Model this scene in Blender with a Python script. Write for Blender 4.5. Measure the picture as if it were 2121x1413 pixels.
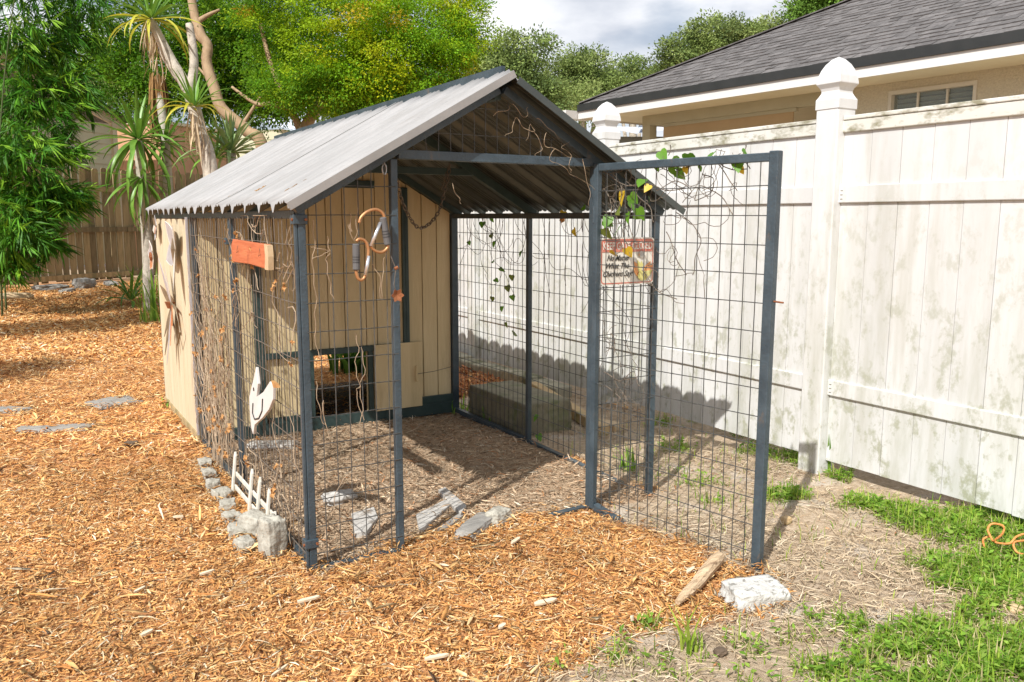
import bpy, math, random
import numpy as np
from mathutils import Vector, Matrix, noise as mnoise

for o in list(bpy.data.objects): bpy.data.objects.remove(o)
scene = bpy.context.scene
COL = scene.collection
R = math.radians
rng = np.random.default_rng(7)
random.seed(7)

# ------------------------------------------------------------------ camera
FPX, YAW, PITCH, ROLL = 1710.92, 0.5439, -0.1479, 0.0009
CAM = np.array([-0.8611, -2.8269, 1.27])
PW, PH = 2121.0, 1413.0
def _basis():
    F = np.array([math.sin(YAW)*math.cos(PITCH), math.cos(YAW)*math.cos(PITCH), math.sin(PITCH)])
    Rt = np.array([math.cos(YAW), -math.sin(YAW), 0.]); U = np.cross(Rt, F)
    c, s = math.cos(ROLL), math.sin(ROLL)
    return c*Rt+s*U, -s*Rt+c*U, F
CR, CU, CF = _basis()
cam_d = bpy.data.cameras.new('camera'); cam = bpy.data.objects.new('camera', cam_d); COL.objects.link(cam)
M = Matrix(((CR[0], CU[0], -CF[0], CAM[0]), (CR[1], CU[1], -CF[1], CAM[1]), (CR[2], CU[2], -CF[2], CAM[2]), (0, 0, 0, 1)))
cam.matrix_world = M
cam_d.sensor_fit = 'HORIZONTAL'; cam_d.sensor_width = 36.0; cam_d.lens = 36.0*FPX/PW
cam_d.clip_start = 0.05; cam_d.clip_end = 2000
scene.camera = cam

def ray(px, py): return CF + CR*(px-PW/2)/FPX - CU*(py-PH/2)/FPX
def gnd(px, py, z=0.0):
    d = ray(px, py); return CAM + d*((z-CAM[2])/d[2])
def at(px, py, depth): return CAM + ray(px, py)*depth
def onplane(px, py, p0, n):
    d = ray(px, py); n = np.array(n, float); return CAM + d*(((np.array(p0)-CAM)@n)/(d@n))

# ------------------------------------------------------------------ world and sun
SUN_AZ, SUN_EL = R(31.0), R(45.5)            # direction the light travels to, in plan
world = bpy.data.worlds.new('World'); scene.world = world; world.use_nodes = True
wn, wl = world.node_tree.nodes, world.node_tree.links
wn.clear()
wout = wn.new('ShaderNodeOutputWorld'); bg = wn.new('ShaderNodeBackground')
sky = wn.new('ShaderNodeTexSky'); sky.sky_type = 'NISHITA'; sky.sun_disc = False
sky.sun_elevation = SUN_EL
_sx, _sy = -math.cos(SUN_AZ), -math.sin(SUN_AZ)       # towards the sun
sky.sun_rotation = math.atan2(_sx, _sy)
sky.air_density = 1.0; sky.dust_density = 1.5
tc = wn.new('ShaderNodeTexCoord')
mp = wn.new('ShaderNodeMapping'); mp.inputs['Scale'].default_value = (1.0, 1.0, 2.4); mp.inputs['Location'].default_value = (0.35, 0.1, 0.2)
n1 = wn.new('ShaderNodeTexNoise'); n1.inputs['Scale'].default_value = 3.4; n1.inputs['Detail'].default_value = 7; n1.inputs['Roughness'].default_value = 0.52
n2 = wn.new('ShaderNodeTexNoise'); n2.inputs['Scale'].default_value = 4.6; n2.inputs['Detail'].default_value = 8; n2.inputs['Roughness'].default_value = 0.5
r1 = wn.new('ShaderNodeValToRGB'); r1.color_ramp.elements[0].position = 0.37; r1.color_ramp.elements[1].position = 0.56
r2 = wn.new('ShaderNodeValToRGB'); r2.color_ramp.elements[0].position = 0.38; r2.color_ramp.elements[1].position = 0.62
r2.color_ramp.elements[0].color = (6.8, 7.2, 8.1, 1); r2.color_ramp.elements[1].color = (13.0, 13.0, 13.1, 1)
mx = wn.new('ShaderNodeMix'); mx.data_type = 'RGBA'
wl.new(tc.outputs['Generated'], mp.inputs['Vector']); wl.new(mp.outputs['Vector'], n1.inputs['Vector']); wl.new(mp.outputs['Vector'], n2.inputs['Vector'])
wl.new(n1.outputs['Fac'], r1.inputs['Fac']); wl.new(n2.outputs['Fac'], r2.inputs['Fac'])
wl.new(r1.outputs['Color'], mx.inputs[0]); wl.new(sky.outputs['Color'], mx.inputs[6]); wl.new(r2.outputs['Color'], mx.inputs[7])
wl.new(mx.outputs[2], bg.inputs['Color']); bg.inputs['Strength'].default_value = 0.078
wl.new(bg.outputs['Background'], wout.inputs['Surface'])

sl = bpy.data.lights.new('sun', 'SUN'); sl.energy = 4.9; sl.angle = R(0.55); sl.color = (1.0, 0.975, 0.925)
sun = bpy.data.objects.new('sun', sl); COL.objects.link(sun)
SD = Vector((math.cos(SUN_AZ)*math.cos(SUN_EL), math.sin(SUN_AZ)*math.cos(SUN_EL), -math.sin(SUN_EL)))
sun.rotation_euler = SD.to_track_quat('-Z', 'Y').to_euler(); sun.location = (-6, -6, 9)

vs = scene.view_settings
vs.view_transform = 'Standard'; vs.look = 'None'; vs.exposure = 0.38; vs.gamma = 1.0; vs.use_curve_mapping = False

# ------------------------------------------------------------------ materials
MATS = {}
def nodes_of(m):
    m.use_nodes = True; return m.node_tree.nodes, m.node_tree.links
def mat(name, c1, c2=None, scale=8.0, rough=0.7, metal=0.0, bump=0.0, bscale=None, stretch=(1, 1, 1), attr=False,
        transl=0.0, world=False, c3=None, s3=3.0, p3=(0.55, 0.7), spec=0.5, detail=6, objvar=0.0, st3=(1, 1, 1)):
    """Principled material: two-tone noise, optional third (stain) colour, optional vertex colour, optional bump."""
    m = bpy.data.materials.new(name); N, L = nodes_of(m); p = N['Principled BSDF']
    p.inputs['Roughness'].default_value = rough; p.inputs['Metallic'].default_value = metal
    p.inputs['Specular IOR Level'].default_value = spec
    t = N.new('ShaderNodeTexCoord'); mpn = N.new('ShaderNodeMapping'); mpn.inputs['Scale'].default_value = stretch
    if world: gm_ = N.new('ShaderNodeNewGeometry'); SRC = gm_.outputs['Position']
    else: SRC = t.outputs['Object']
    L.new(SRC, mpn.inputs['Vector'])
    nz = N.new('ShaderNodeTexNoise'); nz.inputs['Scale'].default_value = scale; nz.inputs['Detail'].default_value = detail
    nz.inputs['Roughness'].default_value = 0.6
    L.new(mpn.outputs['Vector'], nz.inputs['Vector'])
    rp = N.new('ShaderNodeValToRGB'); rp.color_ramp.elements[0].position = 0.32; rp.color_ramp.elements[1].position = 0.68
    c2 = c2 or c1
    rp.color_ramp.elements[0].color = (*c1, 1); rp.color_ramp.elements[1].color = (*c2, 1)
    L.new(nz.outputs['Fac'], rp.inputs['Fac']); col = rp.outputs['Color']
    if attr:
        a = N.new('ShaderNodeVertexColor'); a.layer_name = 'Col'
        mm = N.new('ShaderNodeMix'); mm.data_type = 'RGBA'; mm.blend_type = 'MULTIPLY'; mm.inputs[0].default_value = 1
        L.new(a.outputs['Color'], mm.inputs[6]); L.new(col, mm.inputs[7]); col = mm.outputs[2]
    if c3:
        mp3 = N.new('ShaderNodeMapping'); mp3.inputs['Scale'].default_value = st3; L.new(SRC, mp3.inputs['Vector'])
        n3 = N.new('ShaderNodeTexNoise'); n3.inputs['Scale'].default_value = s3; n3.inputs['Detail'].default_value = 8; n3.inputs['Roughness'].default_value = 0.65
        L.new(mp3.outputs['Vector'], n3.inputs['Vector'])
        r3 = N.new('ShaderNodeValToRGB'); r3.color_ramp.elements[0].position = p3[0]; r3.color_ramp.elements[1].position = p3[1]
        L.new(n3.outputs['Fac'], r3.inputs['Fac'])
        mm = N.new('ShaderNodeMix'); mm.data_type = 'RGBA'
        L.new(r3.outputs['Color'], mm.inputs[0]); L.new(col, mm.inputs[6]); mm.inputs[7].default_value = (*c3, 1); col = mm.outputs[2]
    if objvar:
        oi = N.new('ShaderNodeObjectInfo'); mr = N.new('ShaderNodeMapRange'); mr.inputs[3].default_value = 1-objvar; mr.inputs[4].default_value = 1+objvar*0.5
        L.new(oi.outputs['Random'], mr.inputs[0])
        mm = N.new('ShaderNodeMix'); mm.data_type = 'RGBA'; mm.blend_type = 'MULTIPLY'; mm.inputs[0].default_value = 1
        L.new(col, mm.inputs[6]); L.new(mr.outputs[0], mm.inputs[7]); col = mm.outputs[2]
    L.new(col, p.inputs['Base Color'])
    if bump:
        nb = N.new('ShaderNodeTexNoise'); nb.inputs['Scale'].default_value = bscale or scale*4; nb.inputs['Detail'].default_value = 8
        L.new(mpn.outputs['Vector'], nb.inputs['Vector'])
        b = N.new('ShaderNodeBump'); b.inputs['Strength'].default_value = bump; b.inputs['Distance'].default_value = 0.01
        L.new(nb.outputs['Fac'], b.inputs['Height']); L.new(b.outputs['Normal'], p.inputs['Normal'])
    if transl:
        out = N['Material Output']; tr = N.new('ShaderNodeBsdfTranslucent'); mxs = N.new('ShaderNodeMixShader'); mxs.inputs[0].default_value = transl
        L.new(col, tr.inputs['Color']); L.new(p.outputs['BSDF'], mxs.inputs[1]); L.new(tr.outputs['BSDF'], mxs.inputs[2]); L.new(mxs.outputs[0], out.inputs['Surface'])
    MATS[name] = m
    return m

mat('frame_paint', (0.028, 0.044, 0.057), (0.056, 0.08, 0.098), 9, 0.40, 0.0, 0.25, 90, world=True, c3=(0.12, 0.09, 0.065), s3=14, p3=(0.61, 0.72), st3=(1, 1, .5))
mat('wire', (0.05, 0.055, 0.055), (0.12, 0.12, 0.115), 30, 0.5, 0.4)
mat('wire_rust', (0.10, 0.075, 0.055), (0.2, 0.17, 0.14), 22, 0.7, 0.2)
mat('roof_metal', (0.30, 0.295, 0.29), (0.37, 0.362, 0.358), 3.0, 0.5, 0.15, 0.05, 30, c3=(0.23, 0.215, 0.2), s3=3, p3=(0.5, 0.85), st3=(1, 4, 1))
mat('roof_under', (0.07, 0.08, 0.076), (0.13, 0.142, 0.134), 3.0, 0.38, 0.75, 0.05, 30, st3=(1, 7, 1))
mat('roof_edge', (0.24, 0.235, 0.225), (0.31, 0.30, 0.29), 6.0, 0.5, 0.2)
mat('siding', (0.54, 0.425, 0.235), (0.65, 0.525, 0.315), 5, 0.75, 0, 0.25, 30, stretch=(2, 2, 0.25), c3=(0.42, 0.32, 0.17), s3=7, p3=(0.58, 0.8), st3=(2, 2, 0.3))
mat('siding_side', (0.53, 0.44, 0.29), (0.61, 0.52, 0.37), 5, 0.75, 0, 0.25, 30, stretch=(2, 2, 0.2), c3=(0.4, 0.31, 0.2), s3=6, p3=(0.56, 0.78), st3=(2, 2, 0.25))
mat('trim_green', (0.018, 0.04, 0.038), (0.035, 0.06, 0.058), 12, 0.5, 0, 0.1, 40)
def vinyl(name, streak, base=(0.585, 0.585, 0.58)):
    m = mat(name, base, tuple(v*1.1 for v in base), 2.5, 0.42, 0, 0.03, 20, stretch=(3, 3, 0.4), world=True,
            c3=(0.47, 0.46, 0.41), s3=2.6, p3=streak, st3=(2.6, 3.2, 0.34), objvar=0.07)
    N, L = m.node_tree.nodes, m.node_tree.links; p = N['Principled BSDF']
    src = p.inputs['Base Color'].links[0].from_socket
    t = N.new('ShaderNodeNewGeometry'); pos = t.outputs['Position']
    def blot(scale, lo, hi, col, fac0, fac1, st, src, dist=.15):
        mpn = N.new('ShaderNodeMapping'); mpn.inputs['Scale'].default_value = st; L.new(pos, mpn.inputs['Vector'])
        nz = N.new('ShaderNodeTexNoise'); nz.inputs['Scale'].default_value = scale; nz.inputs['Detail'].default_value = 12; nz.inputs['Roughness'].default_value = 0.72; nz.inputs['Distortion'].default_value = dist
        L.new(mpn.outputs['Vector'], nz.inputs['Vector']); r = N.new('ShaderNodeValToRGB'); r.color_ramp.elements[0].position = lo; r.color_ramp.elements[1].position = hi
        g = N.new('ShaderNodeSeparateXYZ'); L.new(pos, g.inputs[0]); mr = N.new('ShaderNodeMapRange')
        mr.inputs[1].default_value = 1.7; mr.inputs[2].default_value = 0.1; mr.inputs[3].default_value = fac0; mr.inputs[4].default_value = fac1
        L.new(g.outputs['Z'], mr.inputs[0]); mu = N.new('ShaderNodeMath'); mu.operation = 'MULTIPLY'
        L.new(nz.outputs['Fac'], r.inputs['Fac']); L.new(r.outputs['Color'], mu.inputs[0]); L.new(mr.outputs[0], mu.inputs[1])
        mm = N.new('ShaderNodeMix'); mm.data_type = 'RGBA'; L.new(mu.outputs[0], mm.inputs[0]); L.new(src, mm.inputs[6]); mm.inputs[7].default_value = (*col, 1); return mm.outputs[2]
    src = blot(2.6, .46, .70, (0.36, 0.365, 0.295), .06, .85, (1, 2.4, .45), src)
    src = blot(13, .52, .62, (0.33, 0.335, 0.25), .05, .95, (1, 1, .7), src)
    L.new(src, p.inputs['Base Color'])
vinyl('vinyl', (0.52, 0.82))
vinyl('vinyl_post', (0.48, 0.75), (0.60, 0.60, 0.595))
mat('vinyl_rail', (0.55, 0.54, 0.48), (0.64, 0.63, 0.59), 5, 0.42, 0, 0.05, 30, world=True, c3=(0.25, 0.235, 0.16), s3=22, p3=(0.5, 0.66), st3=(1, 0.5, 1))
mat('wood_grey', (0.23, 0.165, 0.08), (0.4, 0.305, 0.165), 4, 0.85, 0, 0.4, 20, stretch=(4, 4, 0.4), c3=(0.09, 0.1, 0.04), s3=2.4, p3=(0.48, 0.74), st3=(2, 2, .5), objvar=0.45)
mat('concrete', (0.29, 0.27, 0.225), (0.44, 0.42, 0.36), 20, 0.9, 0, 0.8, 50, c3=(0.2, 0.18, 0.14), s3=26, p3=(0.58, 0.72))
mat('white_block', (0.46, 0.45, 0.42), (0.58, 0.57, 0.54), 12, 0.85, 0, 0.8, 60, c3=(0.2, 0.19, 0.17), s3=38, p3=(0.54, 0.62))
mat('dark_block', (0.15, 0.135, 0.09), (0.23, 0.205, 0.14), 9, 0.9, 0, 0.5, 40, c3=(0.12, 0.14, 0.06), s3=7, p3=(0.5, 0.7))
mat('slate', (0.2, 0.19, 0.175), (0.34, 0.32, 0.29), 9, 0.8, 0, 0.6, 30, stretch=(1, 3, 3), c3=(0.2, 0.15, 0.09), s3=9, p3=(0.55, 0.75))
mat('stone_white', (0.36, 0.34, 0.31), (0.55, 0.53, 0.5), 14, 0.85, 0, 0.6, 40, c3=(0.2, 0.16, 0.12), s3=12, p3=(.52, .66))
mat('picket', (0.54, 0.51, 0.44), (0.66, 0.63, 0.56), 12, 0.7, 0, 0.2, 40, stretch=(2, 2, .4), c3=(0.42, 0.34, 0.2), s3=9, p3=(0.58, 0.75))
mat('redwood', (0.42, 0.105, 0.04), (0.56, 0.17, 0.07), 9, 0.6, 0, 0.25, 30, stretch=(6, .6, 6), c3=(0.28, 0.06, 0.025), s3=6, p3=(0.56, 0.7))
mat('sapwood', (0.46, 0.33, 0.19), (0.55, 0.42, 0.26), 12, 0.7, 0, 0.2)
mat('driftwood', (0.42, 0.29, 0.17), (0.62, 0.47, 0.31), 9, 0.85, 0, 0.9, 20, stretch=(1, 6, 6), c3=(0.2, 0.12, 0.07), s3=8, p3=(0.55, 0.68), st3=(.5, 5, 5))
mat('timber', (0.42, 0.29, 0.15), (0.55, 0.4, 0.22), 8, 0.8, 0, 0.4, 30, c3=(0.2, 0.2, 0.08), s3=4, p3=(0.5, 0.65))
mat('ledge', (0.3, 0.28, 0.21), (0.42, 0.39, 0.3), 8, 0.9, 0, 0.5, 30, c3=(0.13, 0.13, 0.07), s3=5, p3=(0.5, 0.65))
mat('rust', (0.18, 0.06, 0.025), (0.34, 0.13, 0.05), 30, 0.75, 0.3, 0.3)
mat('copper', (0.42, 0.2, 0.09), (0.55, 0.3, 0.14), 20, 0.45, 0.6)
mat('foam_grey', (0.09, 0.088, 0.09), (0.12, 0.118, 0.12), 20, 0.85)
mat('foam_ring', (0.03, 0.03, 0.03), rough=0.8)
mat('aluminium', (0.6, 0.61, 0.64), (0.72, 0.73, 0.76), 10, 0.32, 0.8)
mat('chain', (0.10, 0.08, 0.06), (0.2, 0.165, 0.13), 40, 0.6, 0.5)
mat('ornament_white', (0.5, 0.47, 0.42), (0.62, 0.59, 0.54), 16, 0.55, 0, 0.15, 30, c3=(0.42, 0.27, 0.14), s3=10, p3=(0.6, 0.75))
mat('ornament_grey', (0.42, 0.4, 0.42), (0.55, 0.53, 0.54), 20, 0.4, 0.3)
mat('ornament_copper', (0.45, 0.15, 0.06), (0.6, 0.27, 0.12), 24, 0.45, 0.3)
mat('ornament_bronze', (0.16, 0.115, 0.07), (0.3, 0.23, 0.15), 24, 0.5, 0.4)
mat('goose_white', (0.56, 0.54, 0.52), (0.64, 0.62, 0.6), 8, 0.6, 0, 0.1, 30, c3=(0.6, 0.42, 0.2), s3=4, p3=(0.6, 0.75))
mat('ink', (0.03, 0.03, 0.028), rough=0.7)
mat('sign_base', (0.6, 0.57, 0.5), (0.68, 0.65, 0.58), 8, 0.45, 0, 0, c3=(0.42, 0.36, 0.28), s3=10, p3=(0.58, 0.75))
mat('sign_red', (0.45, 0.11, 0.075), (0.56, 0.2, 0.14), 14, 0.45, 0, 0, c3=(0.6, 0.45, 0.38), s3=16, p3=(0.56, 0.72))
mat('sign_letter', (0.62, 0.6, 0.53), (0.72, 0.69, 0.62), 30, 0.45)
mat('sign_orange', (0.62, 0.24, 0.08), (0.7, 0.36, 0.14), 40, 0.5)
mat('sign_yellow', (0.5, 0.45, 0.12), (0.6, 0.56, 0.25), 40, 0.5)
mat('sign_grey', (0.36, 0.35, 0.32), (0.5, 0.48, 0.44), 30, 0.5)
mat('rope', (0.62, 0.2, 0.05), (0.72, 0.32, 0.1), 60, 0.8, 0, 0.4, 200)
mat('stucco', (0.5, 0.455, 0.34), (0.62, 0.57, 0.44), 60, 0.9, 0, 1.0, 70)
mat('soffit', (0.62, 0.56, 0.4), (0.68, 0.62, 0.46), 3, 0.7)
mat('fascia', (0.6, 0.59, 0.57), (0.64, 0.63, 0.61), 3, 0.5)
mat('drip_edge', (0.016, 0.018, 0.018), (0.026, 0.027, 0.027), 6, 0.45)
mat('shingle', (0.095, 0.088, 0.087), (0.16, 0.15, 0.148), 26, 0.92, 0, 0.4, 160, objvar=0.28)
mat('shingle_far', (0.06, 0.055, 0.054), (0.15, 0.14, 0.138), 9, 0.92, 0, 0.4, 160)
mat('beam', (0.42, 0.39, 0.27), (0.47, 0.44, 0.31), 4, 0.7)
mat('screen_tan', (0.42, 0.3, 0.16), (0.47, 0.34, 0.19), 3, 0.85)
mat('window_frame', (0.6, 0.57, 0.48), (0.64, 0.61, 0.52), 5, 0.5)
mat('blind', (0.3, 0.32, 0.27), (0.36, 0.38, 0.33), 5, 0.6)
mat('lap_siding', (0.50, 0.46, 0.32), (0.56, 0.52, 0.37), 3, 0.7, objvar=0.06)
mat('house_trim', (0.55, 0.47, 0.33), (0.6, 0.52, 0.38), 4, 0.6)
mat('salmon', (0.42, 0.23, 0.13), (0.5, 0.29, 0.17), 4, 0.85, 0, 0.2, 30)
mat('metal_roof_far', (0.62, 0.66, 0.74), (0.7, 0.73, 0.8), 4, 0.5, 0.2)
mat('solar', (0.02, 0.04, 0.1), (0.03, 0.06, 0.14), 4, 0.2)
mat('shade_grey', (0.2, 0.2, 0.17), (0.24, 0.24, 0.2), 4, 0.8)  # even warm grey for the rail clips and the outbuilding wall
mat('bark_tan', (0.27, 0.175, 0.1), (0.4, 0.28, 0.17), 9, 0.85, 0, 0.5, 30, stretch=(1, 1, .5))
mat('bark_grey', (0.3, 0.27, 0.22), (0.5, 0.45, 0.38), 9, 0.9, 0, 0.6, 40, c3=(0.12, 0.1, 0.07), s3=12, p3=(.55, .7))
mat('bark_dark', (0.08, 0.06, 0.04), (0.16, 0.13, 0.09), 9, 0.9, 0, 0.5, 30)
mat('cane', (0.045, 0.08, 0.02), (0.08, 0.11, 0.035), 9, 0.7)
mat('leaf', (0.85, 0.85, 0.85), (1, 1, 1), 6, 0.55, attr=True, transl=0.5, spec=0.2)
mat('leaf_gloss', (0.8, 0.8, 0.8), (1, 1, 1), 6, 0.5, attr=True, transl=0.3, spec=0.22)
mat('leaf_far', (0.85, 0.85, 0.85), (1, 1, 1), 1, 0.65, attr=True, transl=0.35, spec=0.15)
mat('chips', (0.78, 0.78, 0.78), (1.05, 1.05, 1.05), 60, 0.85, attr=True, spec=0.25)
mat('straw', (0.8, 0.8, 0.8), (1, 1, 1), 60, 0.85, attr=True, spec=0.2)
mat('vine_dry', (0.26, 0.185, 0.12), (0.42, 0.32, 0.22), 20, 0.85)
mat('vine_dark', (0.09, 0.075, 0.06), (0.2, 0.16, 0.12), 20, 0.85)
mat('vine_leaf', (0.10, 0.25, 0.022), (0.16, 0.34, 0.035), 18, 0.4, transl=0.4)
mat('vine_leaf_yellow', (0.6, 0.4, 0.02), (0.7, 0.5, 0.05), 18, 0.5, transl=0.35)
mat('vine_leaf_olive', (0.13, 0.17, 0.03), (0.2, 0.24, 0.05), 18, 0.5, transl=0.35)
mat('dead_leaf', (0.42, 0.2, 0.07), (0.6, 0.34, 0.13), 18, 0.75, transl=0.2)
mat('yucca_green', (0.11, 0.25, 0.03), (0.19, 0.36, 0.05), 6, 0.4, transl=0.3, objvar=0.3, stretch=(1, 4, 4))
mat('yucca_yellow', (0.42, 0.44, 0.04), (0.58, 0.52, 0.06), 6, 0.45, transl=0.35, objvar=0.3)
mat('yucca_blue', (0.19, 0.29, 0.10), (0.27, 0.38, 0.15), 6, 0.45, transl=0.2, objvar=0.25)
mat('yucca_dead', (0.42, 0.31, 0.19), (0.58, 0.46, 0.3), 8, 0.85, objvar=0.3)
mat('yucca_brown', (0.2, 0.1, 0.03), (0.36, 0.2, 0.07), 8, 0.85, objvar=0.4)
mat('litter_dark', (0.07, 0.05, 0.035), (0.16, 0.11, 0.07), 12, 0.9)
mat('chip_white', (0.56, 0.46, 0.32), (0.7, 0.61, 0.46), 14, 0.8, stretch=(1, 5, 5))

glass = bpy.data.materials.new('glass_pane'); gN, gL = nodes_of(glass); gp = gN['Principled BSDF']
gp.inputs['Base Color'].default_value = (0.35, 0.42, 0.4, 1); gp.inputs['Roughness'].default_value = 0.04; gp.inputs['Alpha'].default_value = 0.28
gp.inputs['Specular IOR Level'].default_value = 0.7
MATS['glass_pane'] = glass

# ------------------------------------------------------------------ mesh helpers
ORG = {}
def link(o, parent=None, world_loc=None):
    COL.objects.link(o)
    w = np.zeros(3) if world_loc is None else np.array(world_loc, float)
    if parent is not None:
        o.parent = parent; po = ORG[parent.name]
        if world_loc is None: w = po.copy()
        o.location = tuple(w-po)
    else: o.location = tuple(w)
    ORG[o.name] = w
    return o
def tag(o, label, cat, group=None, kind=None):
    if label: o['label'] = label
    if cat: o['category'] = cat
    if group: o['group'] = group
    if kind: o['kind'] = kind
    return o
def empty(name, loc, label, cat, group=None):
    o = bpy.data.objects.new(name, None); o.empty_display_size = 0.1
    link(o, None, loc); return tag(o, label, cat, group)

class MB:
    def __init__(s): s.v = []; s.f = []; s.X = None
    def _add(s, vs, fs):
        b = len(s.v)
        if s.X is not None: vs = [tuple(s.X @ Vector(p)) for p in vs]
        s.v += [tuple(map(float, p)) for p in vs]; s.f += [tuple(i+b for i in f) for f in fs]
    def box(s, lo, hi):
        (a, b, c), (d, e, f) = lo, hi
        s._add([(a, b, c), (d, b, c), (d, e, c), (a, e, c), (a, b, f), (d, b, f), (d, e, f), (a, e, f)],
               [(0, 3, 2, 1), (4, 5, 6, 7), (0, 1, 5, 4), (1, 2, 6, 5), (2, 3, 7, 6), (3, 0, 4, 7)]); return s
    def bar(s, p, q, w, h, up=(0, 0, 1)):
        p, q = Vector(p), Vector(q); d = (q-p).normalized(); u = Vector(up); x = d.cross(u)
        if x.length < 1e-4: x = d.cross(Vector((1, 0, 0)))
        x.normalize(); u = x.cross(d)
        vs = []
        for c in (p, q):
            for sx, su in ((-1, -1), (1, -1), (1, 1), (-1, 1)): vs.append(c+x*sx*w/2+u*su*h/2)
        s._add(vs, [(3, 2, 1, 0), (4, 5, 6, 7), (0, 1, 5, 4), (1, 2, 6, 5), (2, 3, 7, 6), (3, 0, 4, 7)]); return s
    def tube(s, pts, r, n=6, closed=False, cap=True):
        pts = [Vector(p) for p in pts]; k = len(pts); rr = r if hasattr(r, '__len__') else [r]*k
        vs = []; ref = Vector((0.13, 0.27, 0.95))
        for i, p in enumerate(pts):
            if closed: t = pts[(i+1) % k]-pts[i-1]
            else: t = pts[min(i+1, k-1)]-pts[max(i-1, 0)]
            if t.length < 1e-9: t = Vector((0, 0, 1))
            t.normalize(); a = t.cross(ref)
            if a.length < 1e-3: a = t.cross(Vector((1, 0, 0)))
            a.normalize(); b = t.cross(a); ref = -b if False else ref
            for j in range(n):
                th = 2*math.pi*j/n; vs.append(p+(a*math.cos(th)+b*math.sin(th))*rr[i])
        fs = []
        for i in range(k if closed else k-1):
            i2 = (i+1) % k
            for j in range(n):
                j2 = (j+1) % n; fs.append((i*n+j, i*n+j2, i2*n+j2, i2*n+j))
        if cap and not closed: fs.append(tuple(range(n-1, -1, -1))); fs.append(tuple((k-1)*n+j for j in range(n)))
        s._add(vs, fs); return s
    def prism(s, poly, o, u, v, w0, w1):
        """polygon in the (u,v) plane through o, extruded along u x v from w0 to w1"""
        o, u, v = Vector(o), Vector(u), Vector(v); w = u.cross(v); n = len(poly)
        vs = [o+u*a+v*b+w*w0 for a, b in poly]+[o+u*a+v*b+w*w1 for a, b in poly]
        s._add(vs, [tuple(range(n-1, -1, -1)), tuple(range(n, 2*n))]+[(i, (i+1) % n, n+(i+1) % n, n+i) for i in range(n)]); return s
    def lathe4(s, prof, c, n=4, rot=math.pi/4):
        vs = []
        for r, z in prof:
            for j in range(n): th = rot+2*math.pi*j/n; vs.append((c[0]+r*math.cos(th), c[1]+r*math.sin(th), c[2]+z))
        fs = [(i*n+j, i*n+(j+1) % n, (i+1)*n+(j+1) % n, (i+1)*n+j) for i in range(len(prof)-1) for j in range(n)]
        fs += [tuple(range(n-1, -1, -1)), tuple((len(prof)-1)*n+j for j in range(n))]
        s._add(vs, fs); return s
    def mesh(s, name, m, smooth=False, org=(0, 0, 0)):
        me = bpy.data.meshes.new(name); o = Vector(org)
        me.from_pydata([tuple(Vector(p)-o) for p in s.v], [], s.f); me.update()
        me.materials.append(MATS[m])
        if smooth: me.polygons.foreach_set('use_smooth', [True]*len(me.polygons))
        return me
    def build(s, name, m, parent=None, smooth=False, bevel=0, org=None):
        if parent is not None and org is None: org = ORG[parent.name]
        if org is None: org = (0, 0, 0)
        o = bpy.data.objects.new(name, s.mesh(name, m, smooth, org))
        link(o, parent, org)
        if bevel:
            b = o.modifiers.new('bevel', 'BEVEL'); b.width = bevel; b.segments = 2; b.limit_method = 'ANGLE'
        return o

def inst(name, me, loc, parent=None, rot=None, scale=None):
    o = bpy.data.objects.new(name, me); link(o, parent, loc)
    if rot is not None: o.rotation_euler = rot
    if scale is not None: o.scale = scale
    return o
def np_mesh(name, V, Q, m, cols=None, parent=None, smooth=False, org=None):
    """big mesh from numpy: V (n,3), Q (k,3|4), per-vertex colours"""
    if org is None: org = ORG[parent.name] if parent is not None else np.zeros(3)
    V = np.asarray(V, float)-np.asarray(org, float); Q = np.asarray(Q, np.int32); k = Q.shape[1]
    me = bpy.data.meshes.new(name)
    me.vertices.add(len(V)); me.vertices.foreach_set('co', V.astype(np.float32).ravel())
    me.loops.add(Q.size); me.loops.foreach_set('vertex_index', Q.ravel())
    me.polygons.add(len(Q)); me.polygons.foreach_set('loop_start', np.arange(0, Q.size, k, dtype=np.int32))
    if smooth: me.polygons.foreach_set('use_smooth', np.ones(len(Q), bool))
    me.update(calc_edges=True)
    if cols is not None:
        ca = me.color_attributes.new('Col', 'FLOAT_COLOR', 'POINT')
        c4 = np.ones((len(V), 4), np.float32); c4[:, :3] = cols; ca.data.foreach_set('color', c4.ravel())
    me.materials.append(MATS[m])
    o = bpy.data.objects.new(name, me); link(o, parent, org); return o
def unit(a): return a/np.maximum(np.linalg.norm(a, axis=-1, keepdims=True), 1e-9)
def rvec(n): return unit(rng.normal(size=(n, 3)))
def leaf_quads(P, D, Nn, Ln, Wd, bend=0.12):
    """diamond leaves: base P, direction D, normal Nn; returns V, Q"""
    n = len(P); S = unit(np.cross(D, Nn)); Nn = unit(np.cross(S, D)); Ln = np.asarray(Ln).reshape(-1, 1)*np.ones((n, 1)); Wd = np.asarray(Wd).reshape(-1, 1)*np.ones((n, 1))
    mid = P+D*Ln*0.45+Nn*Ln*bend
    V = np.stack([P, mid-S*Wd/2, P+D*Ln, mid+S*Wd/2], 1).reshape(-1, 3)
    return V, np.arange(4*n).reshape(n, 4)
def vnoise(x, y, s, seed=0.0):
    return mnoise.noise(Vector((x*s+seed, y*s-seed, seed*1.7)))

# ------------------------------------------------------------------ coop dimensions (metres)
W, J, EH, D1, D2, D3 = 1.591, 0.344, 1.293, 1.046, 1.966, 3.225
RIDGE = 1.792; PITCH_R = (RIDGE-1.30)/(W/2+0.066)
FENCE_X = 2.59

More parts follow.
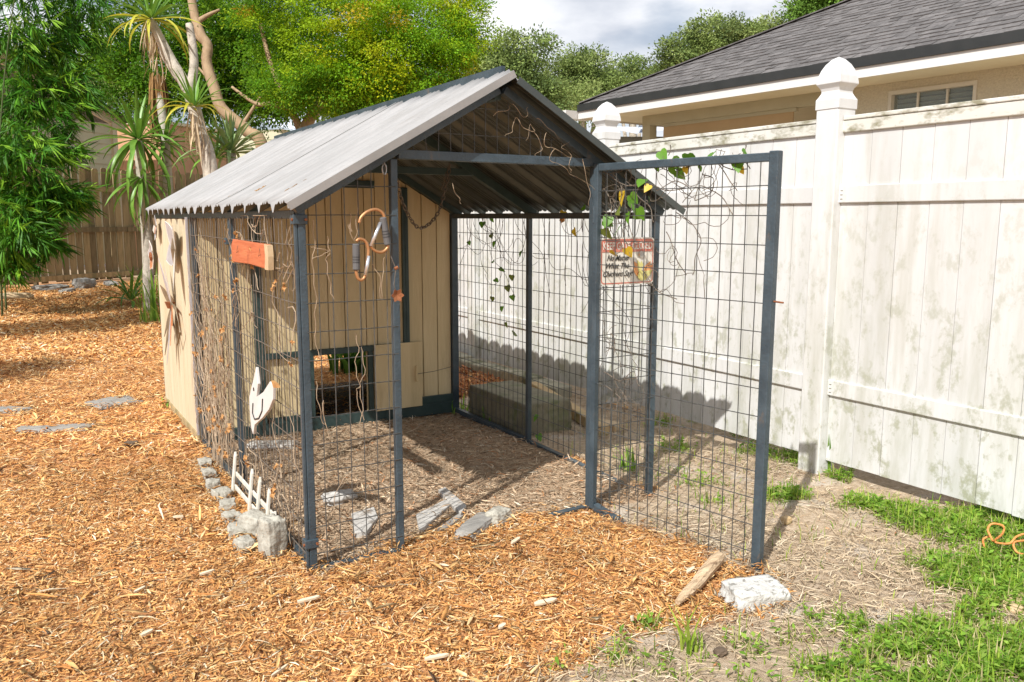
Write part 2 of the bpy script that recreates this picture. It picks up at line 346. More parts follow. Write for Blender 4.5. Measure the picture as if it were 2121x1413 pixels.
# ------------------------------------------------------------------ ground
def npoly(pts): return np.array([gnd(*p)[:2] for p in pts])
SOIL = npoly([(1060, 1440), (1150, 1385), (1270, 1328), (1420, 1292), (1590, 1255), (1555, 1195), (1430, 1125), (1300, 1086), (1225, 1060)]+[])
SOIL = np.vstack([SOIL, [[W+0.02, 0.0], [W+0.02, 2.3], [2.6, 2.3], [2.6, -6], [0.2, -6], [0.1, -2.2]]])
def in_poly(x, y, P):
    r = np.zeros(x.shape, bool); n = len(P); j = n-1
    for i in range(n):
        xi, yi = P[i]; xj, yj = P[j]
        c = ((yi > y) != (yj > y)) & (x < (xj-xi)*(y-yi)/(yj-yi+1e-12)+xi); r ^= c; j = i
    return r
_K = rng.normal(size=(40, 2)); _Ph = rng.uniform(0, 6.28, 40)
def fnoise(x, y, s):          # cheap smooth noise, about -1..1
    r = np.zeros(np.shape(x))
    for i in range(10): r += np.sin((x*_K[i, 0]+y*_K[i, 1])*s*2.2+_Ph[i]+1.3*np.sin((x*_K[i+10, 1]-y*_K[i+10, 0])*s*1.7+_Ph[i+10]))
    return r/4.5
def zone(x, y):
    """0 mulch, 1 coop litter, 2 soil"""
    x = np.asarray(x, float); y = np.asarray(y, float)
    jx = x+0.05*fnoise(x, y, 3.1)+.02*fnoise(y, x, 9); jy = y+0.05*fnoise(x+5, y-3, 3.3)+.02*fnoise(y+3, x, 9)
    z = np.zeros(x.shape, int)
    z[in_poly(jx, jy, SOIL)] = 2
    z[(x > 0.0) & (x < W+0.02) & (jy > -0.04+0.10*np.sin(np.clip(x, 0, W)*2.2)) & (y < D2)] = 1
    z[(x > 2.6) | (y > 15.2)] = 2
    return z
def height(x, y):
    x = np.asarray(x, float); y = np.asarray(y, float)
    h = 0.008*fnoise(x, y, 1.3)+0.007*fnoise(y+2, x, 5.0)
    far = np.clip((np.hypot(x, y-4)-14)/20, 0, 1)
    return h*(1-far)
def hz(x, y): return float(height(np.array([x]), np.array([y]))[0])

def glines(lo, hi, step, far):
    a = list(np.arange(lo, hi+1e-6, step)); d = step; l = lo; h = hi; L, H = [], []
    while l > -far: d *= 1.35; l -= d; L.append(l)
    d = step
    while h < far: d *= 1.35; h += d; H.append(h)
    return np.array(L[::-1]+a+H)
gx = glines(-4.0, 3.2, 0.06, 500); gy = glines(-3.0, 9.0, 0.06, 600)
GX, GY = np.meshgrid(gx, gy); GZ = height(GX, GY); ZN = zone(GX, GY)
nx, ny = len(gx), len(gy); idx = np.arange(nx*ny).reshape(ny, nx)
Q = np.stack([idx[:-1, :-1], idx[:-1, 1:], idx[1:, 1:], idx[1:, :-1]], -1).reshape(-1, 4)
pal = np.array([[1, 0, 0], [0, 1, 0], [0, 0, 1]], float)
gm = bpy.data.materials.new('ground_mix'); N, L = nodes_of(gm); p = N['Principled BSDF']; p.inputs['Roughness'].default_value = 0.95; p.inputs['Specular IOR Level'].default_value = 0.2
MATS['ground_mix'] = gm
a = N.new('ShaderNodeVertexColor'); a.layer_name = 'Col'; sp = N.new('ShaderNodeSeparateColor'); L.new(a.outputs['Color'], sp.inputs[0])
t = N.new('ShaderNodeTexCoord')
def gramp(scale, stops, rough=0.7, st=(1, 1, 1)):
    m_ = N.new('ShaderNodeMapping'); m_.inputs['Scale'].default_value = st; L.new(t.outputs['Object'], m_.inputs['Vector'])
    z_ = N.new('ShaderNodeTexNoise'); z_.inputs['Scale'].default_value = scale; z_.inputs['Detail'].default_value = 9; z_.inputs['Roughness'].default_value = rough; L.new(m_.outputs['Vector'], z_.inputs['Vector'])
    r_ = N.new('ShaderNodeValToRGB'); e = r_.color_ramp.elements
    e[0].position, e[0].color = stops[0][0], (*stops[0][1], 1); e[1].position, e[1].color = stops[-1][0], (*stops[-1][1], 1)
    for q_, c_ in stops[1:-1]: k_ = e.new(q_); k_.color = (*c_, 1)
    L.new(z_.outputs['Fac'], r_.inputs['Fac']); return r_.outputs['Color'], z_.outputs['Fac']
cm, hm = gramp(42, [(0.3, (0.24, 0.105, 0.042)), (0.44, (0.46, 0.205, 0.078)), (0.56, (0.62, 0.31, 0.13)), (0.7, (0.74, 0.46, 0.24))], 0.75)
cl, hl = gramp(34, [(0.3, (0.25, 0.17, 0.105)), (0.5, (0.44, 0.31, 0.2)), (0.72, (0.61, 0.46, 0.32))], 0.75)
cs, hs = gramp(26, [(0.3, (0.27, 0.195, 0.125)), (0.5, (0.47, 0.36, 0.25)), (0.7, (0.63, 0.52, 0.4))], 0.75)
cw, hw = gramp(2.6, [(0.55, (0, 0, 0)), (0.68, (1, 1, 1))], 0.6)
mxw = N.new('ShaderNodeMix'); mxw.data_type = 'RGBA'; L.new(cw, mxw.inputs[0]); L.new(cs, mxw.inputs[6]); mxw.inputs[7].default_value = (0.6, 0.54, 0.47, 1)
m1 = N.new('ShaderNodeMix'); m1.data_type = 'RGBA'; L.new(sp.outputs['Green'], m1.inputs[0]); L.new(cm, m1.inputs[6]); L.new(cl, m1.inputs[7])
m2 = N.new('ShaderNodeMix'); m2.data_type = 'RGBA'; L.new(sp.outputs['Blue'], m2.inputs[0]); L.new(m1.outputs[2], m2.inputs[6]); L.new(mxw.outputs[2], m2.inputs[7])
L.new(m2.outputs[2], p.inputs['Base Color'])
b = N.new('ShaderNodeBump'); b.inputs['Strength'].default_value = 0.9; b.inputs['Distance'].default_value = 0.02; L.new(hm, b.inputs['Height']); L.new(b.outputs['Normal'], p.inputs['Normal'])
gobj = np_mesh('ground', np.stack([GX, GY, GZ], -1).reshape(-1, 3), Q, 'ground_mix', pal[ZN].reshape(-1, 3), smooth=True)
tag(gobj, None, None, kind='structure')

# ------------------------------------------------------------------ wood chips, coop litter, straw
def scatter(n, x0, x1, y0, y1, want, keep=None):
    x = rng.uniform(x0, x1, n); y = rng.uniform(y0, y1, n); k = np.isin(zone(x, y), want)
    if keep is not None: k &= keep(x, y)
    return x[k], y[k]
def visible(x, y, margin=0.06):
    d = np.stack([x, y, np.zeros_like(x)], -1)-CAM; w = d@CF; u = (d@CR)/np.maximum(w, .1)*FPX/PW; v = -(d@CU)/np.maximum(w, .1)*FPX/PH
    return (w > 0.3) & (abs(u) < 0.5+margin) & (abs(v) < 0.5+margin)
def chips(x, y, lmin, lmax, wmin, wmax, cols, lift=0.02, tilt=0.22, prism=True):
    n = len(x); th = rng.uniform(0, 2*np.pi, n); ti = rng.normal(0, tilt, n)
    Ln = rng.uniform(0, 1, n)**2*(lmax-lmin)+lmin; Wd = rng.uniform(wmin, wmax, n)
    D = np.stack([np.cos(th)*np.cos(ti), np.sin(th)*np.cos(ti), np.sin(ti)], -1)
    Nn = unit(np.stack([rng.normal(0, .3, n), rng.normal(0, .3, n), np.ones(n)], -1)); S = unit(np.cross(D, Nn)); Nn = np.cross(S, D)
    z = height(x, y)+rng.uniform(-0.004, lift, n)+np.abs(np.sin(ti))*Ln*0.3
    c = np.stack([x, y, z], -1); Ln = Ln[:, None]; Wd = Wd[:, None]
    sk = rng.uniform(-.25, .25, (n, 1))
    t = Wd*rng.uniform(.15, .4, (n, 1))
    A = c-D*Ln/2; B = c+D*Ln/2; bow = Nn*Ln*rng.uniform(-.06, .1, (n, 1))
    C = c+bow
    w0, w2 = rng.uniform(.15, .8, (n, 1)), rng.uniform(.05, .6, (n, 1))
    if prism:
        V = np.stack([A-S*Wd/2*w0, A+S*Wd/2*w0, C-S*Wd/2+D*Ln*sk*.3, C+S*Wd/2, B-S*Wd/2*w2, B+S*Wd/2*w2, C-Nn*t*1.5], 1)
        Qs = np.array([[0, 1, 3, 2], [2, 3, 5, 4], [1, 0, 6, 3], [5, 3, 6, 4]])
        m = 7
    else:
        V = np.stack([A-S*Wd/2*w0, A+S*Wd/2*w0, C-S*Wd/2, C+S*Wd/2, B-S*Wd/2*w2, B+S*Wd/2*w2], 1)
        Qs = np.array([[0, 1, 3, 2], [2, 3, 5, 4]]); m = 6
    Qq = (np.arange(n)[:, None, None]*m+Qs[None]).reshape(-1, 4)
    ci = rng.choice(len(cols), n, p=[w for _, w in cols]); base = np.array([c_ for c_, _ in cols])[ci]*rng.uniform(.72, 1.15, (n, 1))*(1+.16*fnoise(x, y, 1.1)+.10*fnoise(y, x+4, 4.0))[:, None]
    return V.reshape(-1, 3), Qq, np.repeat(base, m, 0)
def merge(parts):
    V, Q_, C_ = [], [], []; o = 0
    for v, q, c in parts: V.append(v); Q_.append(q+o); C_.append(c); o += len(v)
    return np.vstack(V), np.vstack(Q_), np.vstack(C_)
MUL = [((0.68, 0.335, 0.108), .32), ((0.76, 0.45, 0.18), .29), ((0.53, 0.225, 0.068), .16), ((0.80, 0.58, 0.30), .11), ((0.31, 0.135, 0.052), .06), ((0.80, 0.68, 0.48), .04), ((0.14, 0.08, 0.045), .02)]
LIT = [((0.62, 0.45, 0.295), .36), ((0.49, 0.33, 0.205), .27), ((0.70, 0.54, 0.37), .18), ((0.57, 0.27, 0.12), .06), ((0.25, 0.165, 0.105), .06), ((0.74, 0.63, 0.48), .07)]
STR = [((0.6, 0.47, 0.31), .37), ((0.47, 0.35, 0.23), .3), ((0.7, 0.59, 0.43), .2), ((0.3, 0.21, 0.13), .13)]
def near(dmin, dmax): return lambda x, y: visible(x, y) & (np.hypot(x-CAM[0], y-CAM[1]) >= dmin) & (np.hypot(x-CAM[0], y-CAM[1]) < dmax)
parts = []
x, y = scatter(430000, -2.4, 1.8, -1.9, 3.6, [0], near(0, 4.6)); parts.append(chips(x, y, .008, .042, .0016, .0062, MUL, .012, .16, False))
x, y = scatter(42000, -2.4, 1.8, -1.9, 3.6, [0], near(0, 4.6)); parts.append(chips(x, y, .015, .065, .0022, .008, MUL, .018, .2))
x, y = scatter(110000, -2.0, 2.6, 0.8, 6.5, [0], near(4.6, 8)); parts.append(chips(x, y, .015, .07, .004, .010, MUL, .02, .22, False))
x, y = scatter(110000, -2.4, 3.0, 4.0, 14.8, [0], near(8, 19)); parts.append(chips(x, y, .03, .09, .007, .018, MUL, .025, .25, False))
x, y = scatter(2600, -2.2, 1.8, -1.9, 4, [0], near(0, 6.5)); parts.append(chips(x, y, .05, .12, .006, .016, MUL, .03, .2))
def spill(n, src, dst, sd, keep):          # pieces kicked across the edge of one ground into the next
    x, y = scatter(n, -0.6, 1.9, -1.9, 0.6, [src], keep); x = x+rng.normal(0, sd, len(x)); y = y+rng.normal(0, sd, len(y)); k = np.isin(zone(x, y), dst); return x[k], y[k]
x, y = spill(60000, 0, [1, 2], .07, near(0, 5)); parts.append(chips(x, y, .010, .055, .002, .007, MUL, .010, .15))
x, y = spill(40000, 2, [0], .06, near(0, 5)); parts.append(chips(x, y, .010, .05, .002, .007, [((0.5, .36, .23), .5), ((.4, .26, .15), .5)], .022, .15))
x, y = scatter(7000, 1.66, 2.52, 2.0, 5, [0]); parts.append(chips(x, y, .02, .06, .008, .02, [((0.36, .13, .05), .6), ((.5, .22, .1), .4)], .03, .4, False))
V, Q, C = merge(parts)
tag(np_mesh('wood_chip_mulch', V, Q, 'chips', C), 'bright orange brown shredded wood mulch spread over the yard', 'mulch', kind='stuff')
parts = []
x, y = scatter(34000, 0, W, -0.1, D2, [1]); parts.append(chips(x, y, .008, .035, .0018, .006, LIT, .007, .13))
x, y = scatter(2600, 0, W, -0.1, D2, [1]); parts.append(chips(x, y, .03, .08, .003, .010, LIT, .016, .2))
V, Q, C = merge(parts)
tag(np_mesh('coop_litter', V, Q, 'chips', C), 'fine brown litter and bark scraps on the floor of the run', 'litter', kind='stuff')
# dry straw on the sandy soil
def strands(x, y, lmin, lmax, w, cols, lift=0.02, curl=0.6, rise=0.25):
    n = len(x); th = rng.uniform(0, 2*np.pi, n); Ln = rng.uniform(lmin, lmax, n); k = rng.normal(0, curl, n); r0 = rng.uniform(0, rise, n)
    P = np.stack([x, y, height(x, y)+rng.uniform(0, lift, n)], -1); pts = [P]
    for s in range(4):
        a_ = th+k*s; st = np.stack([np.cos(a_), np.sin(a_), r0*(1.2-s*.8)], -1); pts.append(pts[-1]+st*Ln[:, None]/4)
    sd = np.stack([-np.sin(th), np.cos(th), np.full(n, .25)], -1)*w/2
    V = []
    for i, q in enumerate(pts): f = (1, 1, .9, .7, .2)[i]; V += [q-sd*f, q+sd*f]
    V = np.stack(V, 1).reshape(-1, 3); Qs = np.array([[2*i, 2*i+1, 2*i+3, 2*i+2] for i in range(4)])
    Qq = (np.arange(n)[:, None, None]*10+Qs[None]).reshape(-1, 4)
    ci = rng.choice(len(cols), n, p=[w_ for _, w_ in cols]); base = np.array([c_ for c_, _ in cols])[ci]*rng.uniform(.75, 1.15, (n, 1))
    return V, Qq, np.repeat(base, 10, 0)
parts = []
x, y = scatter(26000, 0.2, 2.6, -1.9, 1.2, [2], lambda x, y: visible(x, y) & (fnoise(x+1, y, 1.9)+rng.normal(0, .3, len(x))+(y < -.75)*.35 > -0.1)); parts.append(strands(x, y, .03, .12, .0028, STR, .018, .5))
x, y = scatter(20000, 0.2, 2.6, -1.9, 2.4, [2], visible); parts.append(chips(x, y, .006, .03, .002, .008, LIT, .005, .15))
x, y = scatter(2600, 0, W, -0.05, D2, [1]); parts.append(strands(x, y, .03, .1, .002, STR, .012, .8))
x, y = scatter(1500, -1.6, 1.5, -1.9, 2.5, [0], near(0, 5)); parts.append(strands(x, y, .05, .14, .003, [((.6, .36, .15), .6), ((.7, .55, .35), .4)], .03, .3))
V, Q, C = merge(parts)
tag(np_mesh('dry_straw', V, Q, 'straw', C), 'dry tan grass stalks matted over the pale sandy soil', 'straw', kind='stuff')
# large pale chips that stand out
CHL = ['long white wood chip on the mulch in front of the corner post', 'short white wood chip on the mulch before the grey slab', 'broad cream wood chip on open mulch between gate and tuft', 'narrow pale chip on the mulch facing the large edging block', 'slim tilted pale chip out in the mulch beside the edging row', 'small pale chip on open mulch well away from the run', 'small light chip on bare mulch beyond the corner post', 'stubby cream chip at the ragged edge of mulch and soil', 'small white chip beside the driftwood branch', 'thin pale splinter on the mulch farthest from the run', 'yellowish chip near the first grass shoots']
for i, (px, py, l, w, ang) in enumerate([(640, 1252, .085, .02, -.1), (1068, 1128, .07, .022, .45), (1130, 1258, .09, .03, -.2), (430, 1200, .06, .014, .1), (370, 1078, .05, .014, -.6),
                                         (290, 1228, .05, .014, .5), (305, 1315, .045, .016, .4), (1040, 1310, .035, .02, .3), (1430, 1192, .06, .02, .3), (580, 1402, .07, .01, .5), (905, 1375, .08, .018, -.3)]):
    g = gnd(px, py); mb = MB(); t_ = .007; c = [(-.5, -.3), (-.2, -.5), (.3, -.42), (.5, -.05), (.35, .4), (-.25, .5), (-.48, .2)]
    mb.prism([(a_*l*.9, b_*w*.72) for a_, b_ in c], (g[0], g[1], hz(g[0], g[1])+.016), (math.cos(ang), math.sin(ang), .06), (-math.sin(ang), math.cos(ang), .1), 0, t_)
    o = mb.build('wood_chip', 'chip_white', org=(g[0], g[1], 0))
    tag(o, CHL[i], 'wood chip', 'large pale chips on the mulch')

# ------------------------------------------------------------------ chicken coop
coop = empty('chicken_coop', (W/2, D2/2, 0), 'chicken run and shed with dark blue frame and gabled corrugated metal roof', 'chicken coop')
PS = 0.027                                           # post section
def post(x, y, z0, z1, s=PS, name='post', parent=coop, m='frame_paint'):
    mb = MB(); mb.box((x-s/2, y-s/2, z0), (x+s/2, y+s/2, z1)); o = mb.build(name, m, parent, bevel=0.003); return o
pFL = post(0, 0, -0.05, EH+.005); pLM = post(0, D1, -.05, EH-.0); pLS = post(0, D2, -.05, EH); post(0, D3-.02, -.05, EH, .03)
pFR = post(W, 0, -.05, EH); post(W, D1, -.05, EH); post(W, D2-.005, -.05, EH, .045); post(W, D3-.02, -.05, EH, .03)
zj = 1.30+PITCH_R*(J+.066)-.085
jl = post(J, 0, -.05, zj+.03); jr = post(W-J, 0.0, -.05, zj+.03, .026)
# sleeve rails that hold the side mesh against the corner post
for (x, y, z0, z1) in [(-.0225, -.004, .0, 1.272)]:
    mb = MB(); mb.box((x-.003, y-.008, z0), (x+.0075, y+.009, z1)); mb.build('mesh_rail', 'frame_paint', coop, bevel=.002)
def clamp(x, y, z, h=.034, w=.038, par=coop):
    mb = MB(); mb.box((x-w/2-.012, y-w/2, z), (x+w/2, y+w/2, z+h)); o = mb.build('clamp', 'frame_paint', par, bevel=.003)
    mb = MB(); mb.tube([(x-w/2-.012, y-.012, z+h*.5), (x-w/2-.017, y-.012, z+h*.5)], .005, 8); mb.build('bolt', 'rust', o)
    mb = MB(); mb.tube([(x+.012, y-w/2, z+h*.5), (x+.012, y-w/2-.005, z+h*.5)], .005, 8); mb.build('bolt', 'rust', o)
clamp(0, 0, 1.247); clamp(0, 0, .085); clamp(-.002, D1, 1.15, .03, .034)
def beam(p, q, w=.04, h=.04, name='rail', m='frame_paint', up=(0, 0, 1)):
    mb = MB(); mb.bar(p, q, w, h, up); return mb.build(name, m, coop, bevel=.002)
# eave plates, bottom rails
beam((0, .02, EH-.012), (0, D3, EH-.012), .034, .03, 'eave_plate'); beam((W, .02, EH-.012), (W, D3, EH-.012), .034, .03, 'eave_plate')
beam((0.0, .018, .008), (0.0, D2, .008), .027, .03, 'bottom_rail'); beam((W, .022, -.012), (W, D1-.02, .004), .03, .03, 'bottom_rail'); beam((W, D1+.02, .008), (W, D2, .012), .03, .032, 'bottom_rail')
beam((.018, 0, -.008), (J-.018, 0, -.008), .03, .03, 'bottom_rail'); beam((W-J+.02, 0, -.016), (W-.022, 0, -.016), .03, .03, 'bottom_rail')
beam((W-J-.2, .01, -.002), (W-J-.02, .01, .002), .03, .02, 'threshold')
# header and rafters; the roof underside sits on them
HZ = 1.497
beam((J+.018, 0.001, HZ), (W-J-.014, 0.001, HZ), .033, .033, 'header')
def rz(x): return 1.30+PITCH_R*(min(x, W-x)+.066)     # roof underside plane
def rafter(y, s=.04, m='frame_paint'):
    for sgn in (0, 1):
        xa, xb = (-.02, W/2-.012) if not sgn else (W+.03, W/2+.012)
        dz = .03
        za = 1.30+PITCH_R*((xa if not sgn else W-xa)+.066)-dz; zb = 1.30+PITCH_R*((xb if not sgn else W-xb)+.066)-dz
        beam((xa, y, za), (xb, y, zb), s, s, 'rafter', m)
rafter(0.0, .032); rafter(D1, .04, 'trim_green'); rafter(D2-.045, .04, 'trim_green'); rafter(D3-.03, .04, 'trim_green')
beam((.32, D1, 1.505), (W-.32, D1, 1.505), .035, .035, 'collar_tie', 'trim_green')
beam((W/2, .02, RIDGE-.05), (W/2, D3, RIDGE-.05), .03, .04, 'ridge_beam', 'trim_green')
# roof sheets: narrow valleys pressed down, small ribs between
def roof_profile(u):
    ph = (u/0.2) % 1.0; d = abs(ph-.5)*.2
    z = -0.030*max(0, 1-max(0, d-.007)/.022)
    for c in (.2, .8): z += .011*max(0, 1-abs(ph-c)*.2/.013)
    z += .011*max(0, 1-abs(min(ph, 1-ph))*.2/.013)
    return z
YF, YB = -0.085, 3.235
ridge_stuff = []
def sheet(side, y0, y1, lift, top_ext):
    us = np.arange(y0, y1+1e-6, .0055)
    wv = len(us); rows = []
    L0 = -.066 if side == 0 else -.085; L1 = W/2+top_ext
    ks = 9
    for k in range(ks+1):
        s = L0+(L1-L0)*k/ks
        for u in us:
            z = 1.318+PITCH_R*(s+.066)+roof_profile(u)+lift
            if k == 0: z += -.0015*math.sin(u*31)
            ss = s+(0 if k else .003*math.sin(u*23+1)+.002*math.sin(u*61))
            rows.append((ss if side == 0 else W-ss, u, z))
    V = np.array(rows); idx = np.arange(wv*(ks+1)).reshape(ks+1, wv)
    Qd = np.stack([idx[:-1, :-1], idx[:-1, 1:], idx[1:, 1:], idx[1:, :-1]], -1).reshape(-1, 4)
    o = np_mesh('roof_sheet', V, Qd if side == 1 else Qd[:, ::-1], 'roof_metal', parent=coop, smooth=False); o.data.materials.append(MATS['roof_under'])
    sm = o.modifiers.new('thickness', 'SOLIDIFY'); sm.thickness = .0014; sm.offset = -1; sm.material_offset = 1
    return o
for (a_, b_, l_) in ((YF, 1.05, .0), (1.0, 2.15, .0016), (2.1, YB, .0)):
    sheet(0, a_, b_, l_, .014); sheet(1, a_, b_, l_, -.026)
# folded edge trims along the front gable and the blue ridge strip
for sgn in (0, 1):
    L0 = -.066 if not sgn else -.085; L1 = W/2+(.012 if not sgn else -.026)
    def P_(s, dz): return (s if not sgn else W-s, YF-.004, 1.318+PITCH_R*(s+.066)+dz)
    mb = MB(); mb.bar(P_(L0, -.012), P_(L1, -.012), .003, .027); mb.build('gable_trim', 'roof_edge' if not sgn else 'roof_under', coop)  # right trim takes darker metal: the shade under its rib is put into colour
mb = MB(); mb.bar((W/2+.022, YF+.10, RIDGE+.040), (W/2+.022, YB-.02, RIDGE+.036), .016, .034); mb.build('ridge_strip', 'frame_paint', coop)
# fallen leaf litter caught on the sheets
for (px, py, l) in ((608, 388, .05), (488, 402, .035), (540, 392, .02)):
    q = onplane(px, py, (-.066, 0, 1.322), (-PITCH_R, 0, 1)); mb = MB(); d_ = (math.cos(.5), 0, PITCH_R*math.cos(.5))
    for k in range(11):
        a_ = random.uniform(-1, 1)*l; c = (q[0]+a_*.8, q[1]+random.uniform(-.016, .016), q[2]+a_*.8*PITCH_R+.003); t_ = random.uniform(0, 3.1); ll = random.uniform(.004, .011)
        mb.prism([(-ll, 0), (0, -ll*.4), (ll, 0), (0, ll*.45)], c, (math.cos(t_), math.sin(t_), math.cos(t_)*PITCH_R+random.uniform(-.3, .3)), (-math.sin(t_), math.cos(t_), -math.sin(t_)*PITCH_R), 0, .0015)
    o = mb.build('leaf_debris', 'yucca_brown', org=q); tag(o, 'small heap of dead leaf scraps lodged on the metal roof', 'leaf litter', 'dead leaf scraps on the metal roof')

# wire mesh panels: 2 by 4 inch grid
def wire_panel(p0, u, umax, zmin, ztop, parent=coop, m='wire', r=.0019, du=.0508, dv=.1016, u0=None, wob=.0012, ends=0.0):
    p0, u = Vector(p0), Vector(u).normalized(); nrm = Vector((-u.y, u.x, 0)); mb = MB()
    n_u = int(umax/du); off = (umax-n_u*du)/2+du*.5 if u0 is None else u0
    a_ = off
    while a_ < umax:
        zt = ztop(a_) if callable(ztop) else ztop
        zb = zmin(a_) if callable(zmin) else zmin
        if zt-zb > .02:
            k = 7; ph = random.uniform(0, 6); pts = []
            for i in range(k):
                f = i/(k-1); q = p0+u*(a_+wob*math.sin(f*5+ph)+wob*.5*math.sin(f*13+ph*2))+nrm*(wob*.7*math.sin(f*7+ph)); pts.append((q.x, q.y, zb+(zt-zb)*f))
            mb.tube(pts, r, 5)
        a_ += du
    z = 0.06
    zhi = max((ztop(i*umax/40) if callable(ztop) else ztop) for i in range(41))
    while z < zhi:
        us = [i*umax/80 for i in range(81) if (zmin(i*umax/80) if callable(zmin) else zmin) <= z <= (ztop(i*umax/80) if callable(ztop) else ztop)]
        if len(us) > 2:
            lo, hi = us[0]-ends, us[-1]+ends; ph = random.uniform(0, 6); pts = []
            for i in range(7):
                f = i/6; q = p0+u*(lo+(hi-lo)*f)+nrm*(.0038+wob*.6*math.sin(f*6+ph)); pts.append((q.x, q.y, z+wob*.5*math.sin(f*9+ph)))
            mb.tube(pts, r, 5)
        z += dv
    return mb.build('wire_mesh', m, parent)
YM = -PS/2-.004
wire_panel((.02, YM, 0), (1, 0, 0), J-.03, .02, lambda a_: rz(.02+a_)-.045, ends=.014)
wire_panel((W-J+.018, YM, 0), (1, 0, 0), J-.03, .02, lambda a_: rz(W-J+.018+a_)-.045, ends=.012)
wire_panel((J+.01, 0.026, 0), (1, 0, 0), W-2*J-.02, HZ+.0, lambda a_: rz(J+.01+a_)-.045, ends=.0)
XL = -PS/2-.003
wire_panel((XL, .02, 0), (0, 1, 0), D1-.04, .02, EH-.02, m='wire_rust', wob=.0035, ends=.012)
wire_panel((XL, D1+.02, 0), (0, 1, 0), D2-D1-.04, .02, EH-.02, m='wire_rust', wob=.004, ends=.012)
wire_panel((W+.022, .02, 0), (0, 1, 0), D1-.04, .02, EH-.02, ends=.01)
wire_panel((W+.022, D1+.02, 0), (0, 1, 0), D2-D1-.045, .02, EH-.02, ends=.01)

# gate: hinged at the right jamb, standing open towards the yard
HP = Vector((1.243, -.032, 0)); FP = Vector((1.385, -.841, 0)); gu = (FP-HP).normalized(); gl = (FP-HP).length
gate = MB(); sT = .036
def gpt(a_, z, off=0.0): q = HP+gu*a_+Vector((-gu.y, gu.x, 0))*off; return (q.x, q.y, z)
sT = .026; gt = MB(); gt.bar(gpt(0, .012), gpt(0, 1.492), sT, sT, (gu.x, gu.y, 0)); gate = gt.build('gate', 'frame_paint', coop, bevel=.003)
mb = MB(); mb.bar(gpt(gl, -.005), gpt(gl, 1.496), .030, .036, (gu.x, gu.y, 0)); mb.build('stile', 'frame_paint', gate, bevel=.003)
mb = MB(); mb.bar(gpt(.015, 1.476), gpt(gl-.018, 1.476), .028, .030); mb.build('top_rail', 'frame_paint', gate, bevel=.003)
mb = MB(); mb.bar(gpt(.015, .022), gpt(gl-.018, -.16), .03, .032); mb.build('bottom_rail', 'frame_paint', gate, bevel=.003)
g0 = HP+gu*.02
wire_panel((g0.x, g0.y, 0), (gu.x, gu.y, 0), gl-.045, .0, 1.462, parent=gate, ends=.012)
mb = MB(); mb.tube([gpt(gl+.018, .985), gpt(gl+.055, .983)], .0032, 8); mb.build('latch_pin', 'rust', gate)
for z in (.35, 1.25):
    mb = MB(); mb.tube([(W-J-.014, -.024, z), (W-J-.014, -.024, z+.07)], .008, 10); mb.build('hinge', 'frame_paint', gate)

# shed walls behind the run: grooved boards, doorway panel, pop hole
shed = MB(); YS = D2
def wtop(x): return rz(x)-.05
def wall_board(mb, x0, x1, z0, y, th=.012, zt=None):
    a_, b_ = (zt if zt is not None else wtop(x0)), (zt if zt is not None else wtop(x1)); g = .003
    x0 += g; x1 -= g
    mb._add([(x0, y, z0), (x1, y, z0), (x1, y+th, z0), (x0, y+th, z0), (x0, y, a_), (x1, y, b_), (x1, y+th, b_), (x0, y+th, a_)],
            [(0, 3, 2, 1), (4, 5, 6, 7), (0, 1, 5, 4), (1, 2, 6, 5), (2, 3, 7, 6), (3, 0, 4, 7)])
mb = MB()                                                # plywood backing that the grooves are cut into
pb = lambda pts: mb.prism([(a_, b_) for a_, b_ in pts], (0, YS+.011, 0), (1, 0, 0), (0, 0, 1), -.006, 0)
pb([(.02, .05), (.64, .05), (.64, wtop(.64)), (.02, wtop(.02))])
pb([(.64, .462), (.985, .462), (.985, wtop(.985)), (W/2, wtop(W/2)), (.64, wtop(.64))])
pb([(.985, .05), (W-.02, .05), (W-.02, wtop(W-.02)), (.985, wtop(.985))])
sheet_wall = mb.build('shed_front_wall', 'siding', coop)
xs = [0.022+i*.1034 for i in range(16)]
xs[-1] = W-.024
cut = [.64, .985]
edges = sorted(set([round(v, 4) for v in xs+cut]))
for x0, x1 in zip(edges[:-1], edges[1:]):
    if x1-x0 < .012: continue
    mb = MB(); z0 = .47 if (x0 >= .639 and x1 <= .986) else .075
    if x0 < W/2 < x1:
        h = W/2; mb.prism([(x0+.003, z0), (x1-.003, z0), (x1-.003, wtop(x1)), (h, wtop(h)), (x0+.003, wtop(x0))], (0, YS+.005, 0), (1, 0, 0), (0, 0, 1), 0, .010)
    else: wall_board(mb, x0, x1, z0, YS-.006)
    mb.build('board', 'siding', sheet_wall)
def trimbox(lo, hi, name='trim', m='trim_green', par=None): mb = MB(); mb.box(lo, hi); return mb.build(name, m, par or sheet_wall, bevel=.002)
trimbox((.30, YS-.03, .075), (.352, YS-.0065, 1.40)); trimbox((1.225, YS-.03, .49), (1.265, YS-.0065, 1.455))
trimbox((1.243, YS-.034, .50), (1.247, YS-.030, 1.45), 'trim_groove')
trimbox((.355, YS-.03, .455), (1.225, YS-.0065, .49)); trimbox((.55, YS-.028, 1.447), (1.05, YS-.0065, 1.49))
trimbox((.614, YS-.03, .08), (.64, YS-.0065, .455)); trimbox((.985, YS-.026, .08), (1.016, YS-.0065, .455))
trimbox((.02, YS-.028, .0), (W-.024, YS-.0065, .075), 'kick_board'); trimbox((1.27, YS-.026, .076), (W-.024, YS-.0065, .125), 'kick_board')
trimbox((.36, YS-.022, .455-.40), (.60, YS-.0065, .105), 'kick_board')
trimbox((1.02, YS-.05, .075), (1.335, YS-.0315, .492), 'sliding_door', 'siding'); sd = bpy.data.objects['sliding_door']
